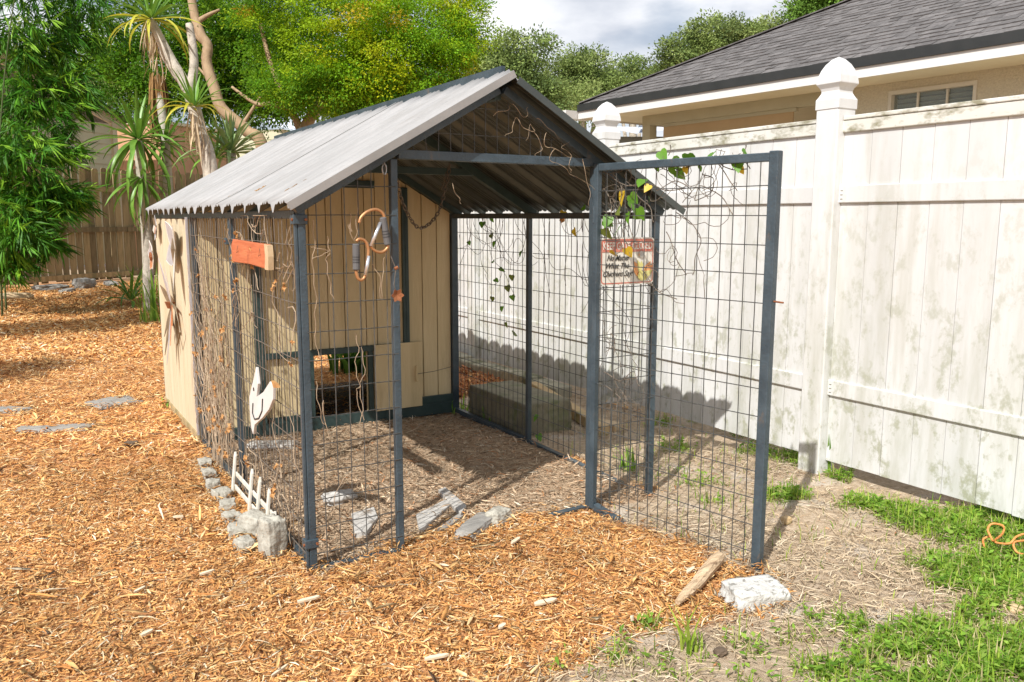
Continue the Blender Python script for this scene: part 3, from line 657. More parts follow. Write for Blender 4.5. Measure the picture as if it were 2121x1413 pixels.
mb = MB(); mb.box((1.288, YS-.066, .24), (1.302, YS-.05, .34)); mb.build('pull_bar', 'siding', sd, bevel=.002)
mb = MB(); mb.tube([(1.3, YS-.068, .29), (1.4, YS-.09, .30), (W-.03, YS-.07, .318)], .002, 6); mb.build('pull_wire', 'wire', sd)
# left side wall of the shed with boards and corner strips
mb = MB(); mb.box((-.008, D2+.022, .0), (-.002, D3-.036, EH-.03)); sw = mb.build('shed_side_wall', 'siding_side', coop)
ys = np.linspace(D2+.024, D3-.04, 10)
for y0, y1 in zip(ys[:-1], ys[1:]):
    mb = MB(); mb.box((-.0185, y0+.0025, .012), (-.0085, y1-.0025, EH-.03)); mb.build('board', 'siding_side', sw)
mb = MB(); mb.box((-.026, D2+.0215, .0), (-.019, D3-.036, .05)); mb.build('kick_board', 'wood_grey', sw)
mb = MB(); mb.box((-.030, D2+.0215, .05), (-.0195, D2+.045, EH-.02)); mb.build('corner_strip', 'ornament_grey', sw)
mb = MB(); mb.box((W+.002, D2+.022, .0), (W+.012, D3-.036, EH-.03)); mb.build('shed_right_wall', 'siding', coop)
# back wall leaves a low opening at the left that lets the yard show through the pop hole
mb = MB()
bw = lambda pts: mb.prism(pts, (0, D3-.03, 0), (1, 0, 0), (0, 0, 1), 0, .012)
bw([(.02, .0), (.9, .0), (.9, wtop(.9)), (W/2, wtop(W/2)), (.02, wtop(.02))]); bw([(.9, .34), (1.5, .34), (1.5, wtop(1.5)), (.9, wtop(.9))]); bw([(1.5, .0), (W-.02, 0), (W-.02, wtop(W-.02)), (1.5, wtop(1.5))])
mb.build('shed_back_wall', 'siding', coop)
mb = MB(); mb.box((.02, D2+.02, -.02), (W-.02, D3-.05, .02)); mb.build('shed_floor', 'litter_dark', coop)

# ------------------------------------------------------------------ things hung on the run
# redwood board on the left mesh
def left_plane(px, py, x=-.045): return onplane(px, py, (x, 0, 0), (1, 0, 0))
q0, q1 = left_plane(485, 507), left_plane(562, 560)
ya, yb_ = q0[1], q1[1]; mb = MB()
mb.prism([(0, .005), (.02, 0), (.3, .004), (ya-yb_, -.004), (ya-yb_+.004, .045), (ya-yb_-.008, .088), (.25, .092), (.03, .096), (-.004, .07)], (-.045, ya, q1[2]+.006), (0, -1, 0), (0, 0, 1), -.006, .012)
o = mb.build('wood_plaque', 'redwood', org=(-.045, (ya+yb_)/2, q0[2]), bevel=.003); tag(o, 'blank reddish wood plaque wired to the mesh beside the corner post', 'plaque')
mb = MB(); mb.prism([(0, 0), (.05, .0), (.056, .05), (.05, .09), (.004, .094), (.012, .05)], (-.0455, yb_+.042, q1[2]+.001), (0, -1, 0), (0, 0, 1), -.0075, .0125); mb.build('bare_edge', 'sapwood', o)
mb = MB()
for yy in (ya-.12, yb_+.1): mb.tube([(-.03, yy, q0[2]+.12), (-.052, yy+.006, q0[2]+.02), (-.064, yy, q0[2]-.03), (-.03, yy-.01, q0[2]+.01)], .0016, 5)
mb.build('hanging_wire', 'wire_rust', o)
# white goose cut-out
gp_ = lambda px, py: left_plane(px, py, -.05)
out = [(533, 760), (537, 795), (534, 822), (548, 812), (562, 790), (569, 800), (568, 828), (560, 848), (546, 866), (530, 880), (527, 900), (523, 885), (520, 850), (519, 822), (524, 800), (528, 785)]
pts = [gp_(*q_) for q_ in out]; pc = np.mean(pts, 0)
mb = MB(); mb.prism([(-(q_[1]-pc[1]), q_[2]-pc[2]) for q_ in pts], (-.05, pc[1], pc[2]), (0, -1, 0), (0, 0, 1), -.006, .006)
o = mb.build('goose_cutout', 'goose_white', org=pc, bevel=.002); tag(o, 'white painted wooden goose cut-out hung on the wire mesh', 'ornament')
wv = [gp_(*q_) for q_ in [(548, 826), (547, 850), (540, 866), (531, 868), (527, 855), (528, 835)]]
mb = MB(); mb.tube([(-.0575, q_[1], q_[2]) for q_ in wv], .003, 6); mb.build('wing_line', 'ink', o)
e_ = gp_(529, 806); mb = MB(); mb.tube([(-.055, e_[1], e_[2]), (-.058, e_[1], e_[2])], .008, 8); mb.build('eye', 'ink', o)
e_ = [gp_(*q_) for q_ in [(566, 786), (574, 792), (578, 800), (570, 800)]]; mb = MB(); mb.prism([(-(q_[1]-pc[1])*1.1, q_[2]-pc[2]) for q_ in e_], (-.052, pc[1], pc[2]), (0, -1, 0), (0, 0, 1), 0, .012); mb.build('bow', 'dead_leaf', o)
# metal flower and insect ornaments on the shed side
def petal_poly(l, w, k=10): return [(l*(i/k), w*math.sin(math.pi*(i/k)**.8)) for i in range(k+1)]+[(l*(i/k), -w*math.sin(math.pi*(i/k)**.8)) for i in range(k-1, 0, -1)]
def petal(par, c, ang, l, w, m, x=-.035, rim=None, tilt=.25):
    u = Vector((-tilt*.6, -math.cos(ang), math.sin(ang))); v = Vector((0, math.sin(ang), math.cos(ang)))
    mb = MB(); mb.prism(petal_poly(l, w), (x, c[1], c[2]), u, v, -.0015, .0015); o = mb.build('petal', m, par)
    if rim:
        mb = MB(); mb.tube([Vector((x, c[1], c[2]))+u*a_+v*b_ for a_, b_ in petal_poly(l, w)], .003, 5, closed=True); mb.build('rim', rim, o)
    return o
fl = left_plane(320, 531, -.03)
f1 = empty('metal_flower', (-.03, fl[1], fl[2]), 'copper and white metal flower at the outer edge of the shed side', 'ornament')
for k in range(5): petal(f1, (0, fl[1], fl[2]), k*1.257+.4, .105, .05, 'ornament_copper' if k in (0, 3, 4) else 'ornament_grey', -.04, 'ornament_white')
mb = MB(); mb.lathe4([(.001, 0), (.03, .004), (.028, .014), (.001, .02)], (0, 0, 0), 10); mb.v = [(-.046-z, fl[1]+x, fl[2]+y) for x, y, z in mb.v]; mb.build('flower_centre', 'rust', f1)
fl = left_plane(328, 472, -.03)
f2 = empty('metal_flower', (-.03, fl[1], fl[2]), 'pale crumpled metal bloom high under the eave of the shed side', 'ornament')
for k in range(6): petal(f2, (0, fl[1], fl[2]), k*1.047+.2, .085, .034, ('ornament_white', 'ornament_grey', 'ornament_bronze')[k % 3], -.04, None)
petal(f2, (0, fl[1], fl[2]), -.9, .05, .03, 'ornament_copper', -.05)
fl = left_plane(368, 515, -.03)
f3 = empty('metal_butterfly', (-.03, fl[1], fl[2]), 'grey and white metal butterfly with long trailing wings on shed boards', 'ornament')
petal(f3, (0, fl[1], fl[2]), 2.25, .20, .065, 'ornament_grey', -.04, 'ornament_white'); petal(f3, (0, fl[1], fl[2]), 3.55, .19, .07, 'ornament_grey', -.04, 'ornament_white')
petal(f3, (0, fl[1], fl[2]), .75, .2, .055, 'ornament_white', -.045); petal(f3, (0, fl[1], fl[2]), -1.1, .28, .045, 'ornament_white', -.045, 'ornament_bronze')
mb = MB(); mb.tube([(-.05, fl[1], fl[2]+.06), (-.055, fl[1], fl[2]), (-.05, fl[1]+.02, fl[2]-.1)], [.008, .014, .005], 7); mb.build('body', 'ornament_bronze', f3)
fl = left_plane(360, 632, -.03)
f4 = empty('metal_dragonfly', (-.03, fl[1], fl[2]), 'rusty copper metal dragonfly with dangling strips on shed boards', 'ornament')
for a_, l, w, m_ in [(1.9, .30, .028, 'ornament_grey'), (1.35, .24, .026, 'ornament_white'), (2.6, .22, .03, 'ornament_bronze'), (-1.75, .32, .03, 'ornament_bronze'), (-1.45, .36, .022, 'ornament_grey'), (-1.1, .26, .02, 'ornament_copper'), (-.5, .22, .06, 'ornament_copper'), (-2.1, .24, .022, 'ornament_bronze')]:
    petal(f4, (0, fl[1], fl[2]), a_, l, w, m_, -.042)
mb = MB(); P_ = [(-.05, fl[1]-.04, fl[2]+.02), (-.052, fl[1]-.2, fl[2]-.0), (-.05, fl[1]-.3, fl[2]-.13), (-.05, fl[1]-.18, fl[2]-.22), (-.05, fl[1]-.05, fl[2]-.1)]
mb.tube(P_, .006, 6, closed=True); mb.build('wing_wire', 'ornament_bronze', f4)
mb = MB(); mb.tube([(-.052, fl[1], fl[2]+.02), (-.056, fl[1], fl[2]-.02)], [.03, .012], 8); mb.build('body', 'rust', f4)

# two oversized carabiners with foam grips
def front_plane(px, py, y=-.035): return onplane(px, py, (0, y, 0), (0, 1, 0))
def carabiner(loop, grip, gate_seg, label, y=-.038):
    pts = [front_plane(*q_, y) for q_ in loop]; c = np.mean(pts, 0)
    e = empty('carabiner', c, label, 'carabiner', None)
    # smooth the loop
    P = []
    k = len(pts)
    for i in range(k-1):
        p0, p1, p2, p3 = pts[max(i-1, 0)], pts[i], pts[i+1], pts[min(i+2, k-1)]
        for s in range(5):
            f = s/5; P.append(.5*((2*p1)+(-p0+p2)*f+(2*p0-5*p1+4*p2-p3)*f*f+(-p0+3*p1-3*p2+p3)*f**3))
    P.append(pts[-1])
    mb = MB(); mb.tube(P, .0058, 8); mb.build('hook', 'copper', e, smooth=True)
    a_, b_ = [front_plane(*q_, y-.001) for q_ in grip]; mb = MB(); mb.tube([a_, a_+(b_-a_)*.04, a_+(b_-a_)*.96, b_], [.009, .0125, .0125, .009], 12); g = mb.build('grip', 'foam_grey', e, smooth=False)
    for f in (.5, .6, .7):
        q_ = a_+(b_-a_)*f; d = (b_-a_)*.018; mb = MB(); mb.tube([q_-d, q_+d], .0129, 12); mb.build('grip_ring', 'foam_ring', g)
    a_, b_ = [front_plane(*q_, y-.004) for q_ in gate_seg]; mb = MB(); mb.tube([a_, b_], .0066, 8); mb.build('spring_gate', 'aluminium', e, smooth=True)
carabiner([(744, 462), (748, 450), (762, 438), (780, 434), (794, 444), (798, 468), (803, 505), (802, 514), (792, 522), (778, 520), (768, 510)], [(793, 450), (803, 508)], [(788, 461), (768, 510)],
          'copper carabiner with grey foam grip clipped tightest against the gate jamb')
carabiner([(738, 500), (745, 495), (757, 500), (763, 518), (760, 545), (756, 572), (748, 580), (741, 575), (737, 560)], [(737, 505), (738, 560)], [(764, 530), (757, 570)],
          'copper carabiner hanging upside down from mesh with upright grey foam grip')
# chain swag under the roof
def chain(pts, n, label):
    pts = [np.array(q_) for q_ in pts]; e = empty('chain', pts[0], label, 'chain')
    P = []
    for i in range(len(pts)-1):
        p0, p1, p2, p3 = pts[max(i-1, 0)], pts[i], pts[i+1], pts[min(i+2, len(pts)-1)]
        for s in range(40): f = s/40; P.append(.5*((2*p1)+(-p0+p2)*f+(2*p0-5*p1+4*p2-p3)*f*f+(-p0+3*p1-3*p2+p3)*f**3))
    P = np.array(P); seg = np.r_[0, np.cumsum(np.linalg.norm(np.diff(P, axis=0), axis=1))]; tot = seg[-1]; ln = tot/n
    mb = MB(); r_ = ln*.62; mb.tube([(math.cos(t_)*r_*1.0 if True else 0, math.sin(t_)*r_*.5, 0) for t_ in np.linspace(0, 2*np.pi, 13)[:-1]], ln*.11, 5, closed=True)
    me = mb.mesh('link', 'chain', True)
    for i in range(n):
        s = (i+.5)*ln; k = min(int(np.searchsorted(seg, s)), len(P)-1); d = Vector(P[min(k+1, len(P)-1)]-P[max(k-1, 0)]).normalized()
        qt = d.to_track_quat('X', 'Z').to_matrix().to_4x4() @ Matrix.Rotation(math.pi/2*(i % 2)+.3, 4, 'X')
        inst('link', me, P[k], e, qt.to_euler())
yc = .55
cp = lambda px, py, y: onplane(px, py, (0, y, 0), (0, 1, 0))
chain([cp(822, 372, .3), cp(836, 425, .4), cp(868, 472, .5), cp(905, 445, .6), cp(925, 380, .66), cp(932, 340, .68)], 34, 'rusty chain looping down below the metal roof inside the run')
chain([cp(932, 338, .69), cp(922, 368, .69), cp(914, 392, .70)], 9, 'short doubled end of rusty chain hanging from the roof collar')
# rusty flower latch on the jamb
lp = front_plane(822, 612, -.03); e = empty('rusty_flower_latch', lp, 'small rusty metal flower wired to the gate jamb', 'ornament')
for k in range(6):
    a_ = k*1.047; mb = MB(); u = Vector((math.cos(a_), -.35, math.sin(a_))); v = Vector((-math.sin(a_), 0, math.cos(a_))); mb.prism(petal_poly(.026, .010, 6), lp, u, v, -.001, .001); mb.build('petal', 'rust', e)
mb = MB(); a_ = front_plane(808, 528, -.03); b_ = front_plane(820, 556, -.034); mb.tube([a_, b_, front_plane(816, 590, -.036), lp], .0017, 5); mb.build('tie_wire', 'wire_rust', e)
mb = MB(); mb.tube([b_+np.array([.006, -.003, .004]), b_+np.array([-.006, -.003, -.002])], .006, 8); mb.build('washer', 'rust', e)
# snap hook under the rafter
lp = front_plane(796, 350, .06); mb = MB(); mb.tube([lp+np.array([.008*math.cos(t_), 0, .02*math.sin(t_)]) for t_ in np.linspace(0, 6.28, 13)[:-1]], .0025, 6, closed=True); mb.tube([lp+np.array([0, 0, .02]), lp+np.array([0, 0, .06])], .003, 6)
tag(mb.build('snap_hook', 'aluminium', org=lp), 'small steel snap hook hanging under the front rafter', 'hook')

# sign
sTL, sBR = front_plane(1243, 493, -.034), front_plane(1353, 587, -.034); sw_, sh_ = sBR[0]-sTL[0], sTL[2]-sBR[2]; YSg = -.034
sgn = empty('gate_sign', (sTL[0]+sw_/2, YSg, sBR[2]), 'weathered cream and red metal sign asking to keep the gate closed', 'sign')
def rrect(w, h, r, k=5):
    out = []
    for cx, cy, a0 in ((w-r, h-r, 0), (r, h-r, 90), (r, r, 180), (w-r, r, 270)):
        for i in range(k+1): t_ = R(a0+90*i/k); out.append((cx+r*math.cos(t_), cy+r*math.sin(t_)))
    return out
O = (sTL[0], YSg, sBR[2])
def flat(poly, depth, m, name, par=sgn, th=.0006, o=None):
    mb = MB(); mb.prism(poly, (O[0], YSg-depth, O[2]) if o is None else o, (1, 0, 0), (0, 0, 1), 0, th); return mb.build(name, m, par)
flat(rrect(sw_, sh_, .022), 0, 'sign_base', 'plate', th=.0015)
ro, ri = rrect(sw_-.012, sh_-.012, .018), rrect(sw_-.022, sh_-.022, .014)
mb = MB(); n = len(ro); vs_ = [(O[0]+.006+a_, YSg-.0022, O[2]+.006+b_) for a_, b_ in ro]+[(O[0]+.011+a_, YSg-.0022, O[2]+.011+b_) for a_, b_ in ri]
mb._add(vs_, [(i, (i+1) % n, n+(i+1) % n, n+i) for i in range(n)]); mb.build('border', 'sign_red', sgn)
flat([(.008, sh_*.70), (sw_-.008, sh_*.70), (sw_-.008, sh_*.93), (sw_-.03, sh_*.97), (.03, sh_*.97), (.008, sh_*.93)], .0026, 'sign_red', 'header_band')
def text(body, x, z, size, m, par, shear=0.0, name='lettering', fit=None, align='LEFT', y=None, bold=.0):
    cu = bpy.data.curves.new(name, 'FONT'); cu.body = body; cu.size = size; cu.shear = shear; cu.align_x = align; cu.extrude = .0002; cu.offset = bold; cu.resolution_u = 3
    tmp = bpy.data.objects.new('tmp', cu); COL.objects.link(tmp); bpy.context.view_layer.update()
    me = bpy.data.meshes.new_from_object(tmp.evaluated_get(bpy.context.evaluated_depsgraph_get())); bpy.data.objects.remove(tmp)
    co = np.empty(len(me.vertices)*3, np.float32); me.vertices.foreach_get('co', co); co = co.reshape(-1, 3)
    sx = 1.0
    if fit: sx = fit/(co[:, 0].max()-co[:, 0].min()); co[:, 0] = (co[:, 0]-co[:, 0].min())*sx
    me.vertices.foreach_set('co', co.ravel()); me.materials.clear(); me.materials.append(MATS[m])
    o = bpy.data.objects.new(name, me); link(o, par, (O[0]+x, (YSg-.0036) if y is None else y, O[2]+z)); o.rotation_euler = (R(90), 0, 0); return o
text('KEEP GATE CLOSED', .014, sh_*.755, .044, 'sign_letter', sgn, fit=sw_-.028, bold=.0006)
for i, (s_, x_, w_) in enumerate((('No Matter', .035, .125), ('What The', .032, .125), ('Chickens Say!', .016, .165))):
    text(s_, x_, sh_*(.52-.165*i), .034, 'ink', sgn, shear=.45, fit=w_, bold=.0004)
# hen picture: a fan of soft brush-stroke feathers
hx, hz0 = sw_*.78, sh_*.16
for k, (a_, l, w, m_) in enumerate([(2.5, .07, .016, 'sign_orange'), (2.2, .085, .015, 'sign_orange'), (1.95, .08, .014, 'sign_yellow'), (1.7, .07, .014, 'sign_yellow'), (1.3, .075, .014, 'sign_grey'), (1.0, .08, .016, 'sign_orange'), (.75, .075, .015, 'sign_orange'), (.45, .06, .014, 'sign_yellow')]):
    flat([(hx+math.cos(a_)*p_-math.sin(a_)*q_, hz0+math.sin(a_)*p_+math.cos(a_)*q_) for p_, q_ in petal_poly(l*1.0, w, 7)], .003+k*.0004, m_, 'feather')
flat([(hx+.03*math.cos(t_), hz0+.005+.022*math.sin(t_)) for t_ in np.linspace(0, 6.28, 17)[:-1]], .0068, 'sign_yellow', 'hen_body')
flat([(hx-.012+.013*math.cos(t_), hz0+.098+.014*math.sin(t_)) for t_ in np.linspace(0, 6.28, 15)[:-1]], .0068, 'sign_grey', 'hen_head')
flat([(hx-.028, hz0+.095), (hx-.022, hz0+.103), (hx-.022, hz0+.09)], .0072, 'sign_orange', 'beak')
for (x_, z_) in ((.04, sh_-.006), (sw_-.05, sh_-.006), (.1, .006)):
    mb = MB(); mb.tube([(O[0]+x_, YSg+.012, O[2]+z_+.012), (O[0]+x_, YSg-.004, O[2]+z_-.004), (O[0]+x_+.004, YSg+.012, O[2]+z_+.01)], .0012, 5); mb.build('tie', 'wire_rust', sgn)
# ------------------------------------------------------------------ white vinyl fence
vf = empty('vinyl_fence', (FENCE_X, 1.6, 0), 'tall white vinyl privacy fence with stained boards and pointed post caps', 'fence')
POSTS = [-1.93, -.13, 1.67, 3.47, 5.27, 7.07]
bt = MB(); bt.box((-.011, -.0735, 0), (.011, .0735, 1.62)); bme = bt.mesh('board', 'vinyl')
for i, y in enumerate(POSTS):
    mb = MB(); mb.box((FENCE_X-.0635, y-.0635, -.1), (FENCE_X+.0635, y+.0635, 1.80)); p_ = mb.build('post', 'vinyl_post', vf, bevel=.006)
    s2 = math.sqrt(2); prof = [(.067, 0), (.067, .045), (.061, .055), (.051, .075), (.050, .085), (.054, .098), (.068, .118), (.068, .123), (.064, .152), (.055, .182), (.041, .21), (.022, .233), (.001, .246)]
    mb = MB(); mb.lathe4([(r_*s2, z_) for r_, z_ in prof], (FENCE_X, y, 1.785)); mb.build('post_cap', 'vinyl_post', p_, bevel=.002)
    if i == len(POSTS)-1: break
    ya_, yb2 = y+.0635, POSTS[i+1]-.0635; nb = 11; st = (yb2-ya_)/nb
    for k in range(nb):
        inst('board', bme, (FENCE_X+random.uniform(-.0012, .0012), ya_+st*(k+.5), .065+random.uniform(-.003, .003)), vf, None, (1, (st-.0024)/.147, 1))
    def rail(z0, z1, d, nm='rail', m='vinyl_rail', xo=0.0): mb = MB(); mb.box((FENCE_X-d+xo, ya_-.012 if nm != 'rail_cap' else ya_+.002, z0), (FENCE_X+d+xo, yb2+.012 if nm != 'rail_cap' else yb2-.002, z1)); mb.build(nm, m, vf, bevel=.004)
    rail(1.672, 1.728, .024, 'top_rail'); rail(1.7285, 1.748, .029, 'rail_cap'); rail(1.343, 1.425, .024, 'mid_rail', 'vinyl'); rail(.40, .478, .024, 'low_rail', 'vinyl')
    for zz in (1.36, .415):
        for yy in (ya_+.014, yb2-.014):
            mb = MB()
            for q_ in range(3): mb.box((FENCE_X-.0262, yy-.006, zz+q_*.02), (FENCE_X-.0235, yy+.006, zz+q_*.02+.003))
            mb.build('rail_clip', 'shade_grey', vf)
# ------------------------------------------------------------------ rough stones, blocks, timbers
def rock(name, c, size, m, label, cat, rotz=0.0, group=None, seed=0, rough=.12, sub=4, flat_top=False, box=.0, tilt=0.0):
    """irregular stone: subdivided cube pushed towards a sphere and roughened"""
    n = 2**sub; V = {}; fs = []; vs_ = []
    def vid(p):
        k = tuple(round(a_, 5) for a_ in p)
        if k not in V: V[k] = len(vs_); vs_.append(p)
        return V[k]
    for ax in range(3):
        for sg in (-1, 1):
            for i in range(n):
                for j in range(n):
                    q = []
                    for (a_, b_) in ((i, j), (i+1, j), (i+1, j+1), (i, j+1)):
                        p = [0, 0, 0]; p[ax] = sg; p[(ax+1) % 3] = -1+2*a_/n; p[(ax+2) % 3] = -1+2*b_/n; q.append(vid(tuple(p)))
                    fs.append(tuple(q) if sg > 0 else tuple(q[::-1]))
    out_ = []; rt = Matrix.Rotation(rotz, 3, 'Z') @ Matrix.Rotation(tilt, 3, 'Y')
    for p in vs_:
        v = Vector(p); s_ = v.normalized()*1.25; v = s_.lerp(v, box)
        d = mnoise.noise(v*1.3+Vector((seed, seed*2, 3)))*rough*2+mnoise.noise(v*4+Vector((seed, 1, seed)))*rough*.9+mnoise.noise(v*9+Vector((seed, 4, seed)))*rough*.5
        v = v*(1+d)
        v = Vector((v.x*size[0]/2, v.y*size[1]/2, (v.z+1)*size[2]/2)); out_.append(tuple(rt @ v+Vector(c)))
    mb = MB(); mb._add(out_, fs); o = mb.build(name, m, smooth=True, org=c)
    return tag(o, label, cat, group)
def ground_rock(name, px, py, size, m, label, cat, sink=.0, **kw):
    g = gnd(px, py); return rock(name, (g[0], g[1], hz(g[0], g[1])-sink), size, m, label, cat, **kw)
EL = ['edging stone at the shed end of the row outside the run', 'blocky edging stone second from the shed end of the row', 'edging stone beside the dark bottom rail, third from the shed', 'wide edging stone in front of the tallest picket', 'edging stone between the two outer pickets and the mulch', 'low edging stone midway along the picket fence', 'edging stone just before the lumpy pair of blocks', 'buried edging stone tipping into the mulch by the large block']
for i, (px, py, s_) in enumerate([(428, 968, .075), (437, 990, .07), (446, 1013, .075), (464, 1033, .085), (476, 1058, .08), (484, 1083, .075), (497, 1110, .085), (513, 1138, .075)]):
    g = gnd(px, py); rock('edging_stone', (g[0]-.005, g[1]+.02, -.036), (s_*.82, s_*1.1, .075), 'concrete', EL[i], 'edging stone', .3*math.sin(i*3), 'edging stones beside the run', seed=i*1.7, rough=.08, box=.72)
ground_rock('edging_block', 565, 1148, (.078, .085, .17), 'concrete', 'large tapered concrete block ending the edging row by the corner post', 'edging stone', .02, seed=9.2, rough=.07, box=.75, rotz=.3)
ground_rock('edging_block', 530, 1108, (.08, .11, .105), 'concrete', 'mid sized lumpy concrete block leaning behind the edging row', 'edging stone', .015, seed=4.4, rough=.09, box=.6, rotz=.5)
ground_rock('stepping_stone', 238, 835, (.30, .26, .05), 'slate', 'flat grey brown stepping stone beside the shed wall', 'stone', .026, seed=2, rough=.1, box=.75, rotz=.3)
ground_rock('stepping_stone', 116, 892, (.42, .12, .045), 'slate', 'long thin grey slate plank half buried in the mulch', 'stone', .024, seed=5, rough=.07, box=.8, rotz=-.35)
ground_rock('stepping_stone', 8, 852, (.30, .13, .05), 'slate', 'pale slate sliver with broken pointed end in the mulch', 'stone', .026, seed=8, rough=.08, box=.7, rotz=-.5)
ground_rock('dark_stone', 272, 926, (.07, .05, .03), 'litter_dark', 'small black stone chip lying in orange mulch', 'stone', .0, seed=3, rough=.1, box=.6)
ground_rock('white_stone', 702, 1042, (.13, .09, .05), 'stone_white', 'rounded whitish stone on the floor of the run', 'stone', .01, seed=12, rough=.1, box=.5)
ground_rock('white_slab', 565, 925, (.26, .10, .03), 'stone_white', 'thin pale slab lying by the kick board inside the run', 'stone', .005, seed=14, rough=.06, box=.85, rotz=-.5)
ground_rock('white_block', 1562, 1243, (.19, .13, .075), 'white_block', 'whitewashed concrete block lying at the foot of the open gate', 'block', .022, seed=21, rough=.05, box=.85, rotz=-.25)
ground_rock('dark_pebble', 1492, 1355, (.035, .03, .018), 'litter_dark', 'tiny black pebble on the straw', 'stone', .0, seed=31, rough=.1, box=.4)
ground_rock('grey_slab', 985, 1098, (.24, .085, .05), 'slate', 'long grey stone slab half covered by mulch at the gateway', 'stone', .015, seed=41, rough=.07, box=.75, rotz=.62)
ground_rock('mossy_stone', 1032, 1082, (.10, .07, .065), 'concrete', 'small mossy concrete lump on the slab at the gateway', 'stone', .01, seed=43, rough=.12, box=.5, rotz=.4)
ground_rock('tan_stone', 2112, 1262, (.13, .075, .04), 'sapwood', 'tan flat stone in the grass near the rope', 'stone', .012, seed=51, rough=.08, box=.6)
ground_rock('ochre_stone', 1628, 1085, (.04, .03, .03), 'timber', 'small ochre stone in the gate shadow', 'stone', .0, seed=53, rough=.08, box=.5)
# broken paver edges half sunk in the litter
def slab(name, pts_px, z, th, m, label, cat, zoff=0.0):
    P = [gnd(*q_, 0) for q_ in pts_px]; c = np.mean(P, 0); mb = MB(); mb.prism([(q_[0]-c[0], q_[1]-c[1]) for q_ in P][::(1)], (c[0], c[1], z), (1, 0, 0), (0, 1, 0), -th, 0)
    o = mb.build(name, m, org=(c[0], c[1], 0), bevel=.003); return tag(o, label, cat)
slab('paver_edge', [(862, 1075), (930, 1040), (938, 1050), (880, 1100), (868, 1106)], .022, .03, 'stone_white', 'weathered whitish paver edge sunk in the litter', 'paver')
slab('paver_edge', [(908, 1026), (922, 1020), (966, 1058), (955, 1076), (940, 1062)], .028, .03, 'stone_white', 'narrow white paver strip lying crosswise behind the gateway', 'paver')
slab('paver_edge', [(905, 1102), (952, 1068), (960, 1074), (930, 1098)], .016, .03, 'slate', 'grey splintered paver edge beside the mulch line', 'paver')
slab('paver_edge', [(728, 1072), (775, 1058), (783, 1080), (760, 1110), (735, 1112)], .02, .03, 'stone_white', 'broken pale paver behind the front panel mesh', 'paver')
# driftwood stick
a_, b_ = gnd(1405, 1262), gnd(1487, 1178); mb = MB(); P_ = []; rr = []
for k in range(9):
    f = k/8; q_ = a_+(b_-a_)*f; P_.append((q_[0]+.006*math.sin(f*7), q_[1]+.005*math.sin(f*5+1), hz(q_[0], q_[1])+.022+.02*f)); rr.append((.010, .017, .020, .021, .023, .024, .024, .025, .02)[k])
mb.tube(P_, rr, 9); o = mb.build('driftwood', 'driftwood', org=a_); tag(o, 'weathered split branch lying in mulch by the white block', 'branch')
mb = MB(); mb.tube([np.array(q_)+np.array([.012, .004, .014]) for q_ in P_[1:-1]], [.006, .009, .01, .009, .009, .008, .006], 6); mb.build('split_ridge', 'driftwood', o)
# box planter / block behind the right mesh, ledge along the fence, landscape timber
pL, pR = gnd(975, 853), gnd(1092, 908); mb = MB(); x0 = W+.055
rock('concrete_block', (x0+.16, (pL[1]+pR[1])/2, -.02), (.33, pL[1]-pR[1]-.06, .21), 'dark_block', 'mossy grey brown block lying behind the side mesh of the run', 'block', 0, None, 71, .022, 4, box=.93)
mb = MB()
lg = empty('landscape_ledge', (FENCE_X-.2, 3, 0), 'low stone border running along the foot of the white fence', 'border')
yk = 1.9
for k in range(7):
    l_ = .36+.06*math.sin(k*2.1); mb = MB(); mb.box((FENCE_X-.24+.01*math.sin(k), yk, -.03), (FENCE_X-.085, yk+l_, .085+.012*math.sin(k*1.7))); mb.build('border_stone', 'ledge', lg, bevel=.014); yk += l_+.012
a_, b_ = gnd(1105, 800, .05), gnd(1252, 893, .03); mb = MB(); mb.bar(a_, b_, .07, .07); o = mb.build('landscape_timber', 'timber', org=b_, bevel=.008); tag(o, 'pale landscape timber lying askew between run and fence', 'timber')
a_, b_ = gnd(1256, 880, .02), gnd(1272, 888, .02); mb = MB(); mb.bar(a_+np.array([-.03, .05, 0]), b_+np.array([.02, -.02, 0]), .08, .06); o = mb.build('timber_offcut', 'sapwood', org=a_, bevel=.008); tag(o, 'short cut end of tan timber just past the gate jamb', 'timber')
# small white picket fence leaning on the run
pk = empty('picket_fence', (-.06, .8, 0), 'miniature white picket fence leaning against the lower mesh', 'picket fence')
PK = [(481, 936, 1026, .0), (515, 976, 1062, .01), (531, 996, 1078, 0), (550, 1022, 1080, .02), (590, 1080, 1132, .0)]
pos = []
for px, pt, pb_, ln in PK:
    b0 = onplane(px, pb_, (-.06, 0, 0), (1, 0, 0)); t0 = onplane(px-2, pt, (-.06, 0, 0), (1, 0, 0)); h_ = max(.12, min(.2, t0[2]+.02)); y_ = (b0[1]+t0[1])/2
    if px == 590: y_ = .32; h_ = .13
    pos.append((y_, h_)); mb = MB(); w = .011
    mb.prism([(-w, -.03), (w, -.03), (w, h_-.02), (0, h_), (-w, h_-.02)], (-.062, y_, 0), (0, -1, 0), (.12, 0, 1), -.005, .005); mb.build('picket', 'picket', pk, bevel=.0015)
for zz in (.035, .095):
    mb = MB(); mb.bar((-.052+zz*.12, pos[0][0]+.03, zz), (-.052+zz*.12, pos[3][0]-.05, zz), .007, .022); mb.build('rail', 'picket', pk, bevel=.0015)
